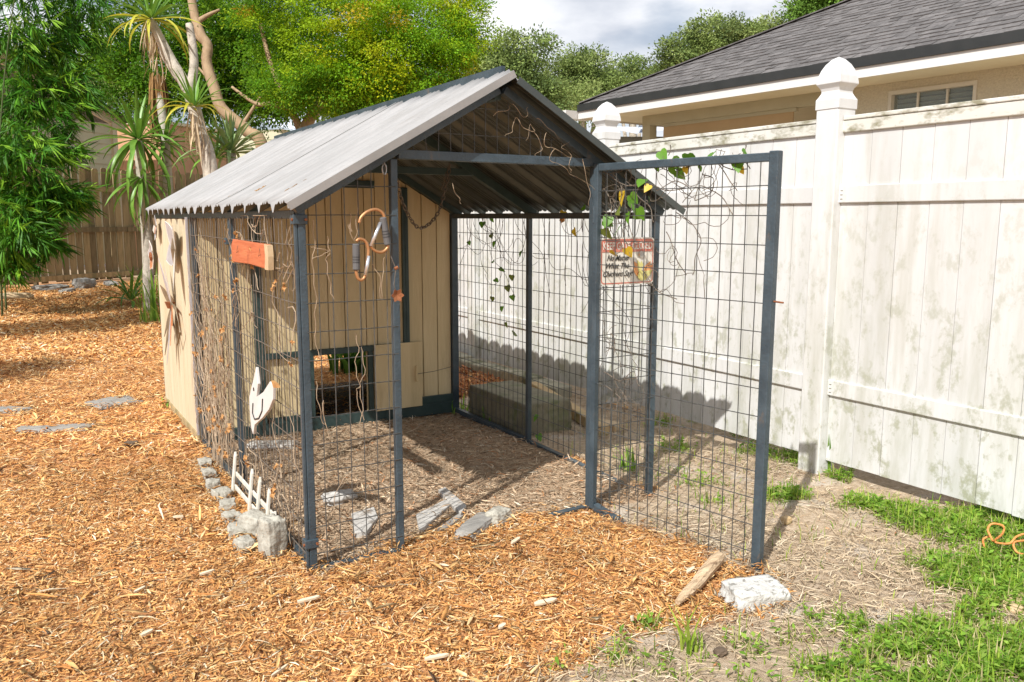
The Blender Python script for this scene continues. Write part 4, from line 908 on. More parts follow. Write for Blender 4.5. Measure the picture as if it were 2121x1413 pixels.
# orange rope in the grass
def wander(pts, k=6):
    P = []; pts = [np.array(q_, float) for q_ in pts]
    for i in range(len(pts)-1):
        p0, p1, p2, p3 = pts[max(i-1, 0)], pts[i], pts[i+1], pts[min(i+2, len(pts)-1)]
        for s in range(k): f = s/k; P.append(.5*((2*p1)+(-p0+p2)*f+(2*p0-5*p1+4*p2-p3)*f*f+(-p0+3*p1-3*p2+p3)*f**3))
    return P+[pts[-1]]
rp = [(2040, 1135, .03), (2036, 1118, .06), (2050, 1112, .07), (2056, 1120, .07), (2046, 1098, .10), (2055, 1085, .12), (2078, 1090, .12), (2076, 1106, .09), (2060, 1122, .05), (2090, 1126, .06), (2105, 1112, .08), (2125, 1106, .08), (2128, 1118, .06), (2100, 1124, .06), (2108, 1145, .04), (2140, 1150, .02)]
P_ = wander([gnd(a_, b_, z_) for a_, b_, z_ in rp]); mb = MB(); mb.tube(P_, .004, 7); o = mb.build('rope', 'rope', smooth=True, org=P_[0]); tag(o, 'tangled orange rope lying in the grass by the fence', 'rope')

# ------------------------------------------------------------------ grass and weeds
def blades(x, y, lmin, lmax, w, cols, lean=.5):
    n = len(x); th = rng.uniform(0, 2*np.pi, n); Ln = rng.uniform(lmin, lmax, n); le = np.abs(rng.normal(0, lean, n))
    P = np.stack([x, y, height(x, y)-.004], -1); d = np.stack([np.cos(th), np.sin(th), np.zeros(n)], -1); up = np.array([0, 0, 1.]); s_ = np.stack([-np.sin(th), np.cos(th), np.zeros(n)], -1)*(w*rng.uniform(.6, 1.3, n))[:, None]/2
    V = []; q_ = P
    for i in range(4):
        a_ = np.clip(le*(.4+.7*i), 0, 1.75)[:, None]; f = (1, 1, .75, .06)[i]; V += [q_-s_*f, q_+s_*f]; q_ = q_+(d*np.sin(a_)+up*np.cos(a_))*Ln[:, None]/3
    V = np.stack(V, 1).reshape(-1, 3); Qs = np.array([[2*i, 2*i+1, 2*i+3, 2*i+2] for i in range(3)]); Qq = (np.arange(n)[:, None, None]*8+Qs[None]).reshape(-1, 4)
    ci = rng.choice(len(cols), n, p=[w_ for _, w_ in cols]); base = np.array([c_ for c_, _ in cols])[ci]*rng.uniform(.75, 1.25, (n, 1))
    return V, Qq, np.repeat(base, 8, 0)
GR = [((0.29, 0.44, 0.045), .36), ((0.17, 0.31, 0.03), .18), ((0.42, 0.53, 0.09), .26), ((0.6, 0.52, 0.27), .20)]
WD = [((0.25, 0.44, 0.055), .5), ((0.35, 0.52, 0.09), .3), ((0.14, 0.29, 0.035), .2)]
def blob(px, py, r, n): g = gnd(px, py); a_ = rng.uniform(0, 6.28, n); q_ = rng.uniform(0, 1, n)**.6*r*1.25*(1+.3*np.sin(a_*3+px)); x = g[0]+q_*np.cos(a_); y = g[1]+q_*np.sin(a_); k = fnoise(x, y, 9)+.7*fnoise(y+7, x, 22)+rng.normal(0, .35, n) > -.2; return x[k], y[k]
GB = [(1900, 1075, .13, 700), (1985, 1095, .16, 1100), (2080, 1095, .18, 1400), (2010, 1150, .15, 900), (2090, 1175, .16, 1100), (1850, 1070, .10, 420), (1790, 1050, .09, 350), (1955, 1175, .1, 420), (2060, 1215, .13, 650), (2125, 1235, .16, 800), (1985, 1215, .08, 260), (2150, 1120, .2, 1300), (2230, 1190, .22, 900), (2260, 1330, .2, 700), (2190, 1290, .16, 600), (2330, 1160, .25, 900), (2240, 1420, .2, 500),
      (1990, 1350, .14, 650), (2085, 1325, .15, 850), (2110, 1395, .16, 900), (1905, 1385, .12, 480), (1820, 1365, .09, 260), (1860, 1410, .1, 350), (2010, 1420, .15, 600), (1770, 1300, .06, 90), (1790, 1400, .1, 300), (1730, 1400, .07, 120), (1860, 1330, .06, 130), (1930, 1310, .07, 160), (2060, 1270, .08, 220),
      (1625, 1030, .08, 380), (1742, 990, .05, 160), (1625, 948, .09, 260), (1655, 957, .06, 180), (1570, 935, .08, 160), (1450, 1000, .08, 60), (1480, 1045, .08, 60), (1395, 985, .07, 70), (1540, 1385, .09, 70), (1560, 1345, .06, 40), (1700, 1385, .09, 90), (1300, 1345, .05, 30), (1180, 1375, .06, 45), (1270, 1385, .08, 60), (1380, 1400, .08, 60), (1345, 1300, .03, 25), (1400, 930, .1, 150), (1375, 880, .1, 200), (1530, 900, .08, 90), (1450, 880, .08, 110), (1680, 1290, .05, 30), (1650, 1330, .06, 40), (930, 838, .07, 90), (1000, 850, .05, 60), (905, 850, .05, 40)]
parts = []
for px, py, r_, n in GB:
    n = int(n*1.5); x, y = blob(px, py, r_, n); parts.append(blades(x, y, .02, .05, .0036, GR, .95)); k = rng.random(len(x)) < .22; parts.append(blades(x[k], y[k], .05, .10, .0045, GR, .75))
    x, y = blob(px, py, r_*.95, int(n*.6)); P = np.stack([x, y, height(x, y)+rng.uniform(.005, .04, len(x))], -1); a_ = rng.uniform(0, 6.28, len(x)); D = unit(np.stack([np.cos(a_), np.sin(a_), rng.uniform(-.2, .6, len(x))], -1)); Nn = unit(np.stack([rng.normal(0, .35, len(x)), rng.normal(0, .35, len(x)), np.ones(len(x))], -1))
    v, q = leaf_quads(P, D, Nn, rng.uniform(.010, .042, len(x)), rng.uniform(.005, .016, len(x)), .12); ci = rng.choice(3, len(x), p=[.5, .3, .2]); c = np.array([k[0] for k in WD])[ci]*rng.uniform(.75, 1.25, (len(x), 1)); parts.append((v, q, np.repeat(c, 4, 0)))
x, y = scatter(1500, .3, 2.55, -1.9, 1.0, [2], visible); parts.append(blades(x, y, .02, .07, .0035, GR, .6))
x, y = scatter(160, -1, 1.2, -1.9, -.2, [0, 2], visible); k = y < -.85; parts.append(blades(x[k], y[k], .02, .06, .0035, GR, .6))
V, Q, C = merge(parts); tag(np_mesh('grass', V, Q, 'leaf', C), 'patchy bright green grass and small weeds on sandy soil', 'grass', kind='stuff')
def tuft(name, base, n, lmin, lmax, w, cols, label, cat, lean=.35, group=None, r=.02, m='leaf'):
    x = base[0]+rng.normal(0, r, n); y = base[1]+rng.normal(0, r, n); V, Q, C = blades(x, y, lmin, lmax, w, cols, lean)
    return tag(np_mesh(name, V, Q, m, C, org=(base[0], base[1], 0)), label, cat, group)
tuft('grass_tuft', gnd(1428, 1350), 20, .06, .17, .008, GR, 'single upright tuft of broad green grass below the driftwood', 'grass tuft', .42, None, .014)
tuft('grass_tuft', gnd(1715, 975), 7, .16, .3, .009, WD, 'tall grass stalks growing against the white fence post', 'grass tuft', .2, None, .012)
tuft('weed_clump', gnd(935, 850), 26, .06, .16, .010, WD, 'leafy weeds sprouting in the back corner of the run', 'weed', .55, None, .05)
tuft('weed_clump', gnd(1020, 868), 20, .07, .16, .012, WD, 'green weeds in front of the mossy block', 'weed', .6, None, .05)
tuft('weed_clump', gnd(350, 845), 16, .04, .09, .012, WD, 'small green weed at the foot of the shed side', 'weed', .7, None, .02)
tuft('weed_clump', gnd(1300, 975), 26, .06, .18, .012, WD, 'green shoots growing inside the mesh by the right corner post', 'weed', .45, None, .022)

# ------------------------------------------------------------------ vines
def heart_mesh(name, m):
    pts = [(0, 0), (.18, -.10), (.38, -.04), (.46, .16), (.38, .42), (.2, .72), (0, 1.0), (-.2, .72), (-.38, .42), (-.46, .16), (-.38, -.04), (-.18, -.10)]
    vs_ = [(x_, y_, .10*abs(x_)-.12*y_*y_) for x_, y_ in pts]+[(0, .45, -.03)]
    mb = MB(); mb._add(vs_, [(i, (i+1) % 12, 12) for i in range(12)]); return mb.mesh(name, m, True)
def crumple_mesh(name, m):
    r_ = random.Random(3); vs_ = [(0, .4, .05)]; k = 13
    for i in range(k): a_ = 6.283*i/k; q_ = r_.uniform(.2, .62); vs_.append((q_*math.cos(a_)*.7, .4+q_*math.sin(a_), r_.uniform(-.28, .28)))
    mb = MB(); mb._add(vs_, [(0, 1+i, 1+(i+1) % k) for i in range(k)]); return mb.mesh(name, m, False)
HM = {k: heart_mesh('leaf', k) for k in ('vine_leaf', 'vine_leaf_yellow', 'vine_leaf_olive')}; HM['dead_leaf'] = crumple_mesh('leaf', 'dead_leaf')
def add_leaf(par, loc, size, m, nrm=(0, -1, 0), droop=1.0):
    up = Vector((random.uniform(-.7, .7), random.uniform(-.7, .2), -droop*random.uniform(.3, 1.0)+.3*random.uniform(-1, 1))).normalized(); n = Vector(nrm)+Vector((random.uniform(-.6, .6), random.uniform(-.6, .6), random.uniform(-.3, .8))); n.normalize()
    x = up.cross(n).normalized(); n = x.cross(up); mt = Matrix((x, up, n)).transposed().to_4x4()
    inst('leaf', HM[m], loc, par, mt.to_euler(), (size, size, size))
def curl(p, d, n, step, wob, plane_n, drift=(0, 0, 0), off=.006):
    """random walk that stays near a plane"""
    p, d, pn, dr = Vector(p), Vector(d).normalized(), Vector(plane_n), Vector(drift); P = [tuple(p)]; tw = random.uniform(-1, 1)
    o0 = p.dot(pn)
    for i in range(n):
        tw = .75*tw+random.gauss(0, wob); d = (Matrix.Rotation(tw*.55, 3, pn) @ d+dr*.12).normalized(); p = p+d*step
        p = p+pn*(o0-p.dot(pn)+off*math.sin(i*.9+tw)); P.append(tuple(p))
    return P
# dry vines woven through the left mesh (two bays)
for (y0, y1, nst, lab, cx) in ((D1+.08, D2-.05, 90, 'dense dead vine stems matted on the mesh bay next to the shed', .55), (.06, D1-.06, 44, 'dry curling vine twigs on the mesh bay by the corner post', .5)):
    e = empty('dry_vine', (-.03, (y0+y1)/2, 0), lab, 'vine'); mb = MB(); LP = []
    for k in range(nst):
        if y0 > D1: yy = y0+(y1-y0)*min(1, max(0, random.gauss(.45, .22))); z0 = random.uniform(0, .35); P_ = curl((-.032, yy, z0), (0, random.uniform(-.12, .12), 1), random.randint(10, 26), .045, .28, (1, 0, 0), (0, 0, .9), .007)
        else:
            yy = random.uniform(y0, y1); hi = random.random() < .62; z0 = random.uniform(.75, 1.25) if hi else random.uniform(.0, .3); P_ = curl((-.032, yy, z0), (0, random.uniform(-1, 1), random.uniform(-.6, .8)), random.randint(6, 15), .035, .55, (1, 0, 0), (0, 0, -.2 if hi else .5), .01)
        P_ = [(x_, min(max(y_, y0-.05), y1+.05), min(max(z_, .005), EH-.015)) for x_, y_, z_ in P_]
        mb.tube(P_, [.0022*(1-.6*i/len(P_)) for i in range(len(P_))], 4); LP += P_
    mb.build('stem', 'vine_dry', e)['kind'] = 'stuff'
    for k in range(46 if y0 > D1 else 24):
        q_ = random.choice(LP); add_leaf(e, (q_[0]-.008, q_[1], q_[2]), random.uniform(.018, .05), 'dead_leaf', (-1, -.3, .2), 1.0)
# single dry stems on the front panel
e = empty('dry_vine', (.2, -.03, 0), 'thin dry vine stems twined up the narrow front mesh panel', 'vine'); mb = MB()
for (pl) in ([(648, 455), (651, 500), (648, 560), (655, 620), (652, 680), (660, 740)], [(678, 490), (682, 520), (676, 545), (684, 590), (690, 620)], [(725, 440), (728, 480), (722, 465), (733, 500), (738, 480), (740, 430)], [(768, 545), (785, 570), (790, 620), (793, 560), (800, 520)], [(735, 690), (742, 720), (736, 760), (745, 800), (750, 850), (744, 900)], [(748, 720), (755, 765), (745, 800), (738, 812), (752, 870)], [(645, 512), (665, 516), (680, 520), (664, 530), (644, 536)], [(655, 790), (660, 840), (672, 880), (668, 830), (680, 910)], [(690, 1060), (700, 1010), (730, 980), (770, 985)]):
    P_ = wander([front_plane(a_, b_, -.034) for a_, b_ in pl], 4); mb.tube([q_+np.array([.004*math.sin(i*1.7), .003*math.sin(i*1.1), 0]) for i, q_ in enumerate(P_)], .0014, 4)
mb.build('stem', 'vine_dry', e)['kind'] = 'stuff'
# twigs in the gable and over the header
e = empty('dry_vine', (1.1, -.02, 1.5), 'bare tan tendrils trailing across the gable mesh and header', 'vine'); mb = MB()
for pl in ([(1068, 243), (1062, 265), (1048, 285)], [(1068, 243), (1085, 262), (1105, 275), (1100, 258), (1090, 290)], [(1130, 275), (1130, 300), (1150, 310), (1185, 325), (1165, 305), (1180, 295)], [(1150, 308), (1140, 330), (1165, 345), (1190, 365), (1235, 394)], [(1020, 240), (1045, 228), (1060, 222)], [(1183, 325), (1180, 345), (1185, 360)], [(935, 380), (945, 400), (957, 425)], [(1105, 275), (1122, 300), (1110, 325)], [(1205, 330), (1218, 380), (1222, 430)], [(1060, 215), (1085, 240), (1095, 225)], [(1110, 245), (1135, 262), (1160, 290)]):
    P_ = wander([front_plane(a_, b_, -.03) for a_, b_ in pl], 6); mb.tube([q_+np.array([.005*math.sin(i*.9+1), .004*math.sin(i*1.3), .005*math.sin(i*.7)]) for i, q_ in enumerate(P_)], [.0013*(1-.6*i/len(P_)) for i in range(len(P_))], 4)
mb.build('stem', 'vine_dry', e)['kind'] = 'stuff'
# green vine over the gate top
gnv = np.array([-gu.y, gu.x, 0.0]); gp0 = np.array(gpt(0, 0, .024))
def gpl(px, py, off=.0): return onplane(px, py, gp0+gnv*off, gnv)
e = empty('green_vine', gpl(1380, 340), 'leafy green heart-leaved vine hanging over the gate top rail', 'vine'); mb = MB(); LP = []
for pl in ([(1365, 318), (1370, 345), (1395, 355), (1430, 345), (1450, 335)], [(1420, 320), (1440, 340), (1475, 325), (1500, 345), (1520, 352), (1545, 350)], [(1478, 330), (1510, 370), (1525, 395)], [(1545, 300), (1540, 322), (1552, 350)], [(1388, 300), (1386, 322)], [(1248, 355), (1275, 372), (1300, 385), (1340, 380), (1380, 395), (1420, 390)], [(1290, 400), (1310, 430), (1300, 460), (1318, 500)], [(1330, 370), (1320, 400), (1345, 430), (1355, 460)], [(1250, 390), (1268, 430), (1262, 480)], [(1270, 360), (1290, 400), (1275, 450), (1285, 500)], [(1400, 440), (1440, 470), (1450, 500), (1440, 540), (1435, 570)], [(1455, 362), (1480, 372), (1470, 400), (1440, 415), (1450, 385), (1490, 405), (1520, 445)], [(1360, 395), (1400, 375), (1430, 395), (1415, 420)], [(1380, 480), (1400, 530), (1420, 570)], [(1330, 560), (1360, 600), (1400, 620)], [(1265, 690), (1275, 720), (1268, 760), (1280, 800), (1300, 830)], [(1250, 770), (1285, 790), (1310, 770), (1325, 800)], [(1255, 800), (1290, 830), (1315, 850)]):
    P_ = wander([gpl(a_, b_) for a_, b_ in pl], 5); P_ = [q_+gnv*.006*math.sin(i*.8) for i, q_ in enumerate(P_)]; mb.tube(P_, .0019, 4); LP += P_
for k in range(70):
    q_ = LP[random.randrange(len(LP))]; P_ = curl(q_, (random.uniform(-1, 1), random.uniform(-1, 1), random.uniform(-1, .6)), random.randint(5, 12), .022, .6, tuple(gnv), (0, 0, -.3)); P_ = [p_ for p_ in P_ if p_[2] < 1.52 and Vector((p_[0]-HP.x, p_[1]-HP.y, 0)).dot(gu) < gl]
    if len(P_) > 3: mb.tube(P_, .0013, 4)
mb.build('stem', 'vine_dark', e)['kind'] = 'stuff'
for (px, py, s_, m_) in [(1368, 320, .05, 'vine_leaf'), (1425, 325, .06, 'vine_leaf'), (1392, 335, .055, 'vine_leaf'), (1388, 350, .05, 'vine_leaf'), (1402, 360, .045, 'vine_leaf'), (1478, 322, .05, 'vine_leaf'), (1478, 330, .03, 'vine_leaf'), (1528, 340, .05, 'vine_leaf'), (1532, 352, .03, 'vine_leaf_yellow'), (1545, 320, .03, 'vine_leaf'), (1420, 352, .03, 'vine_leaf_yellow'), (1332, 378, .05, 'vine_leaf'), (1345, 390, .035, 'vine_leaf_yellow'), (1290, 402, .06, 'vine_leaf_yellow'), (1305, 410, .05, 'vine_leaf'), (1305, 422, .05, 'vine_leaf'), (1322, 438, .055, 'vine_leaf'), (1300, 448, .045, 'vine_leaf'), (1315, 450, .04, 'vine_leaf'), (1280, 440, .045, 'vine_leaf_olive'), (1252, 462, .05, 'vine_leaf'), (1250, 480, .055, 'vine_leaf_olive'), (1285, 475, .05, 'vine_leaf'), (1345, 418, .03, 'vine_leaf'), (1298, 520, .045, 'vine_leaf_yellow'), (1265, 525, .035, 'vine_leaf_yellow'), (1262, 455, .05, 'vine_leaf'), (1450, 350, .025, 'vine_leaf'), (1360, 350, .025, 'vine_leaf')]:
    add_leaf(e, gpl(px, py-6, random.uniform(-.02, .0)), s_*1.05, m_, tuple(-gnv) if (gnv@(CAM-gp0)) < 0 else tuple(gnv), .9)
# vine on the right side mesh, seen against the fence
e = empty('green_vine', (W+.03, 1.1, .5), 'thin leafy vine dangling down the far side mesh', 'vine'); mb = MB(); LP = []
sp_ = lambda px, py: onplane(px, py, (W+.03, 0, 0), (1, 0, 0))
for k in range(34):
    yy = random.uniform(.1, D2-.1); P_ = curl((W+.03, yy, EH-.02), (0, random.uniform(-.5, .5), -1), random.randint(8, 22), .04, .35, (1, 0, 0), (0, 0, -.6)); P_ = [(x_, min(max(y_, .03), D2-.03), min(max(z_, .01), EH-.01)) for x_, y_, z_ in P_]; mb.tube(P_, .0014, 4); LP.append(P_)
mb.build('stem', 'vine_dark', e)['kind'] = 'stuff'
for (px, py) in [(1017, 450), (1017, 485), (1025, 500), (1022, 540), (1035, 555), (1025, 578), (1050, 592), (1020, 615), (1060, 612), (1040, 635), (1048, 668), (1062, 690), (1080, 520), (940, 455), (935, 470), (938, 480), (970, 500), (1060, 570), (1000, 460)]:
    add_leaf(e, sp_(px, py), random.uniform(.03, .05), random.choice(('vine_leaf_olive', 'vine_leaf_olive', 'vine_leaf')), (-1, -.4, .2), 1)
for (px, py, m_) in [(1168, 438, 'vine_leaf_yellow'), (1188, 475, 'vine_leaf_yellow'), (1208, 428, 'vine_leaf'), (1170, 450, 'dead_leaf'), (1113, 860, 'vine_leaf'), (1115, 900, 'vine_leaf')]: add_leaf(e, sp_(px, py), .045, m_, (-1, -.4, .2), 1)

# ------------------------------------------------------------------ neighbour house on the right
he = Vector((.08, -1, 0)).normalized(); hn = Vector((1, .08, 0)).normalized(); H0 = Vector((5.40, 5.9, 0)); HL, HD, ZE, SL = 11.0, 8.0, 2.678, .5
def hp(a_, b_, z): q_ = H0+he*a_+hn*b_; return (q_.x, q_.y, z)
house = empty('house', hp(4, 4, 0), 'single storey stucco house with dark shingle hip roof and white fascia', 'house')
mb = MB(); pk_ = HD/2
V_ = [hp(0, 0, ZE), hp(HL, 0, ZE), hp(HL, HD, ZE), hp(0, HD, ZE), hp(pk_, pk_, ZE+SL*pk_), hp(HL-pk_, pk_, ZE+SL*pk_)]
mb._add([tuple(v) for v in V_]+[(v[0], v[1], v[2]-.02) for v in V_[:4]], [(0, 1, 5, 4), (1, 2, 5), (2, 3, 4, 5), (3, 0, 4), (9, 8, 7, 6), (0, 6, 7, 1), (1, 7, 8, 2), (2, 8, 9, 3), (3, 9, 6, 0)]); roof = mb.build('roof', 'shingle_far', house)
for nm, z0, z1, o_, m_ in (('drip_edge', 2.592, 2.677, .02, 'drip_edge'), ('fascia', 2.50, 2.591, .0, 'fascia')):
    mb = MB(); mb.bar(hp(-.0, -.0-o_, (z0+z1)/2), hp(HL, -o_, (z0+z1)/2), .025, z1-z0); mb.bar(hp(-o_, .014-o_, (z0+z1)/2), hp(-o_, HD, (z0+z1)/2), .025, z1-z0); mb.build(nm, m_, house)
mb = MB(); mb.prism([(0, 0), (.11, 0), (.13, .1), (-.02, .1)], hp(-.02, -.16, 2.50), (he.x*-1, he.y*-1, 0), (0, 0, 1), -.05, .35); mb.build('gutter_end', 'fascia', house)
mb = MB(); v = [hp(.012, .013, 2.505), hp(HL, .013, 2.505), hp(HL, .52, 2.505), hp(.012, .52, 2.505)]; mb._add(v+[(q_[0], q_[1], 2.52) for q_ in v], [(0, 1, 2, 3), (7, 6, 5, 4), (0, 4, 5, 1), (1, 5, 6, 2), (2, 6, 7, 3), (3, 7, 4, 0)]); mb.build('soffit', 'soffit', house)
mb = MB(); v = [hp(.012, .521, 2.515), hp(3.1, .521, 2.515), hp(3.1, 4, 2.515), hp(.012, 4, 2.515)]; mb._add(v+[(q_[0], q_[1], 2.53) for q_ in v], [(0, 1, 2, 3), (7, 6, 5, 4), (0, 4, 5, 1), (1, 5, 6, 2), (2, 6, 7, 3), (3, 7, 4, 0)]); mb.build('porch_ceiling', 'soffit', house)
def hbox(a0, a1, b0, b1, z0, z1, name, m, par=house, bevel=0):
    mb = MB(); v = [hp(a0, b0, z0), hp(a1, b0, z0), hp(a1, b1, z0), hp(a0, b1, z0)]; mb._add(v+[(q_[0], q_[1], z1) for q_ in v], [(0, 1, 2, 3), (7, 6, 5, 4), (0, 4, 5, 1), (1, 5, 6, 2), (2, 6, 7, 3), (3, 7, 4, 0)]); return mb.build(name, m, par, bevel=bevel)
wl0, wl1, wz0, wz1 = 3.83, 4.62, 1.3, 2.43
hbox(3.14, wl0, .5, .65, 0, 2.504, 'wall', 'stucco'); hbox(wl1, HL-.4, .5, .65, 0, 2.504, 'wall', 'stucco'); hbox(wl0, wl1, .5, .65, 0, wz0, 'wall', 'stucco'); hbox(wl0, wl1, .5, .65, wz1, 2.504, 'wall', 'stucco')
hbox(3.14, 3.29, .651, 4, 0, 2.504, 'wall', 'stucco'); hbox(.6, 3.14, 3.6, 3.75, 0, 2.51, 'wall', 'screen_tan')
hbox(.66, 3.139, .46, .58, 2.39, 2.504, 'beam', 'beam'); hbox(.66, .79, .462, .578, 0, 2.389, 'porch_post', 'beam'); 
hbox(.98, 2.80, .50, .515, 1.1, 2.388, 'roller_screen', 'screen_tan'); hbox(.98, 2.84, .49, .53, 2.352, 2.389, 'screen_roller', 'beam')
win = hbox(wl0, wl1, .52, .56, wz0, wz0+.04, 'window', 'window_frame')
hbox(wl0, wl1, .49, .56, wz1-.035, wz1-.001, 'frame', 'window_frame', win); hbox(wl0, wl0+.03, .49, .56, wz0+.04, wz1-.036, 'frame', 'window_frame', win); hbox(wl1-.03, wl1, .49, .56, wz0+.04, wz1-.036, 'frame', 'window_frame', win)
for k in (1, 2): a_ = wl0+(wl1-wl0)*k/3; hbox(a_-.008, a_+.008, .52, .54, wz0+.04, wz1-.036, 'muntin', 'window_frame', win)
for k in range(3): a_ = wl0+.03+(wl1-wl0-.06)*k/3; hbox(a_, a_+(wl1-wl0-.06)/3, .545, .549, wz0+.04, wz1-.036, 'pane', 'glass_pane', win)
for k in range(24):
    z_ = wz0+.05+k*.045; mb = MB(); mb.bar(hp(wl0+.03, .60, z_), hp(wl1-.03, .60, z_), .046, .002, (hn.x*.5, hn.y*.5, .8)); mb.build('blind_slat', 'blind', win)
hbox(wl0, wl1, .66, .68, wz0, wz1, 'dark_room', 'drip_edge', win)  # near-black panel: the darkness of the unlit room is put into its colour
# shingles: staggered tabs on the slope facing the yard; the 300 largest in view are single pieces
ln_ = math.hypot(1, SL); expo = .118; tabs = []
def onroof(a_, s, lift): b_ = s/ln_; return Vector(hp(a_, b_, ZE+SL*b_+lift))
row = 0; s = .0
while s < 3.0:
    b_ = s/ln_; a_ = b_+.02+random.uniform(0, .1)
    while a_ < 6.6:
        w = random.uniform(.07, .17); lift = random.choice((.006, .012, .014)); tabs.append((a_, w, s, lift)); a_ += w+.004
    s += expo; row += 1
upr = Vector((hn.x/ln_, hn.y/ln_, SL/ln_)); nrm_r = he.cross(upr); nrm_r = nrm_r if nrm_r.z > 0 else -nrm_r
def tab_verts(a_, w, s, lift):
    q0, q1, q2, q3 = onroof(a_, s-.01, .001), onroof(a_+w, s-.01, .001), onroof(a_+w, s+expo+.02, .001), onroof(a_, s+expo+.02, .001); h = nrm_r*lift; h2 = nrm_r*.002
    return [q0, q1, q2, q3, q0+h, q1+h, q2+h2, q3+h2], [(4, 5, 6, 7), (0, 1, 5, 4), (1, 2, 6, 5), (3, 0, 4, 7), (2, 3, 7, 6)]
def vis_size(t_):
    P = np.array(onroof(t_[0]+t_[1]/2, t_[2], 0)); d = P-CAM; w = d@CF; u = (d@CR)/w*FPX; v_ = (d@CU)/w*FPX
    if abs(u) > PW/2 or abs(v_) > PH/2: return 0
    return t_[1]/w**2
tabs.sort(key=vis_size, reverse=True)
for t_ in tabs[:300]: v, f = tab_verts(*t_); mb = MB(); mb._add([tuple(q_) for q_ in v], f); mb.build('shingle', 'shingle', roof)
mb = MB()
for t_ in tabs[300:]: v, f = tab_verts(*t_); mb._add([tuple(q_) for q_ in v], f)
o = mb.build('shingle_field', 'shingle_far', roof); o['kind'] = 'stuff'
k = 0; mb = MB(); mb.bar(Vector(hp(0, 0, ZE+.015)), Vector(hp(3.6, 3.6, ZE+SL*3.6+.015)), .14, .012); mb.build('hip_cap', 'shingle_far', roof)
# ------------------------------------------------------------------ far building with solar panels behind the porch
c = at(1300, 268, 14); fb = empty('outbuilding', (c[0], c[1], 0), 'pale metal roofed outbuilding with solar panels seen below the porch soffit', 'building')
mb = MB(); ex = np.array(CR); ex[2] = 0; ex /= np.linalg.norm(ex); ey = np.array([-ex[1], ex[0], 0]); 
def fpt(a_, b_, z): return tuple(c*[1, 1, 0]+ex*a_+ey*b_+np.array([0, 0, z]))
zt = c[2]
mb._add([fpt(-1.2, 0, 0), fpt(1.2, 0, 0), fpt(1.2, 2, 0), fpt(-1.2, 2, 0), fpt(-1.2, 0, zt-.12), fpt(1.2, 0, zt-.12), fpt(1.2, 2, zt-.12), fpt(-1.2, 2, zt-.12)], [(0, 1, 5, 4), (1, 2, 6, 5), (2, 3, 7, 6), (3, 0, 4, 7), (4, 5, 6, 7)]); mb.build('wall', 'shade_grey', fb)
mb = MB(); mb._add([fpt(-.5, -.3, zt+.02), fpt(.1, -.3, zt-.1), fpt(.55, 1.2, zt+.16), fpt(-.1, 1.2, zt+.1)], [(0, 1, 2, 3)]); mb._add([fpt(.1, -.3, zt-.1), fpt(1.1, -.3, zt+.02), fpt(.7, 1.2, zt+.16), fpt(.55, 1.2, zt+.16)], [(0, 1, 2, 3)]); rf = mb.build('roof', 'metal_roof_far', fb)
mb = MB(); mb._add([fpt(.12, -.28, zt+.0), fpt(.42, -.28, zt+.02), fpt(.5, .6, zt+.13), fpt(.3, .6, zt+.13)], [(0, 1, 2, 3)]); mb.build('solar_panel', 'solar', rf)
# ------------------------------------------------------------------ wooden fence at the back left
FA, FB_ = gnd(80, 592), gnd(315, 574); fd = unit(FB_-FA); wf = empty('wood_fence', (FA[0], FA[1], 0), 'weathered grey wooden board fence with rails standing in tree shade', 'fence')
fn = np.array([-fd[1], fd[0], 0]); wb = []
for k in range(5):
    mb = MB(); w = .066; h_ = 2.2; mb.prism([(-w, 0), (w, 0), (w, h_-.03), (w-.03, h_), (-w+.03, h_), (-w, h_-.03)], (0, 0, 0), (1, 0, 0), (0, 0, 1), -.01, .01); mb.v = [(x_+.004*math.sin(z_*3+k), y_+.008*math.sin(z_*2+k), z_) for x_, y_, z_ in mb.v]; wb.append(mb.mesh('board', 'wood_grey'))
s = -5.0; ang = math.atan2(fd[1], fd[0])
while s < 9:
    q_ = FA+fd*s+fn*(.02*random.random()); inst('board', random.choice(wb), (q_[0], q_[1], random.uniform(.02, .07)), wf, (random.uniform(-.01, .01), random.uniform(-.008, .008), ang), (random.uniform(.92, 1.04), 1, random.uniform(.98, 1.02))); s += .149+random.uniform(0, .014)
for z_ in (.12, 1.03, 1.84):
    a_, b_ = FA+fd*-5-fn*.04, FA+fd*9-fn*.04
    for k in range(6): p0, p1 = a_+(b_-a_)*(k/6), a_+(b_-a_)*((k+1)/6-.001); mb = MB(); mb.bar((p0[0], p0[1], z_), (p1[0], p1[1], z_+random.uniform(-.01, .01)), .04, .10); mb.build('rail', 'wood_grey', wf)
for k in range(6): p0 = FA+fd*(-4.8+k*2.4)+fn*.07; mb = MB(); mb.box((p0[0]-.045, p0[1]-.045, 0), (p0[0]+.045, p0[1]+.045, 2.1)); mb.build('post', 'wood_grey', wf)
for i, (px, py, sz) in enumerate([(25, 622, (.5, .16, .12)), (105, 600, (.5, .3, .12)), (175, 598, (.32, .25, .2)), (140, 605, (.5, .14, .08)), (230, 592, (.6, .2, .1))]):
    ground_rock('fence_stone', px, py, sz, 'slate' if i else 'sapwood', ('tan cut log end below the bamboo', 'broad flat stone by the wooden fence foot', 'rounded grey boulder by the wooden fence foot', 'thin broken plank on the soil before the wooden fence', 'low stone under the yucca at the wooden fence')[i], 'stone', .02, seed=61+i, rough=.1, box=.5, rotz=.4*i)
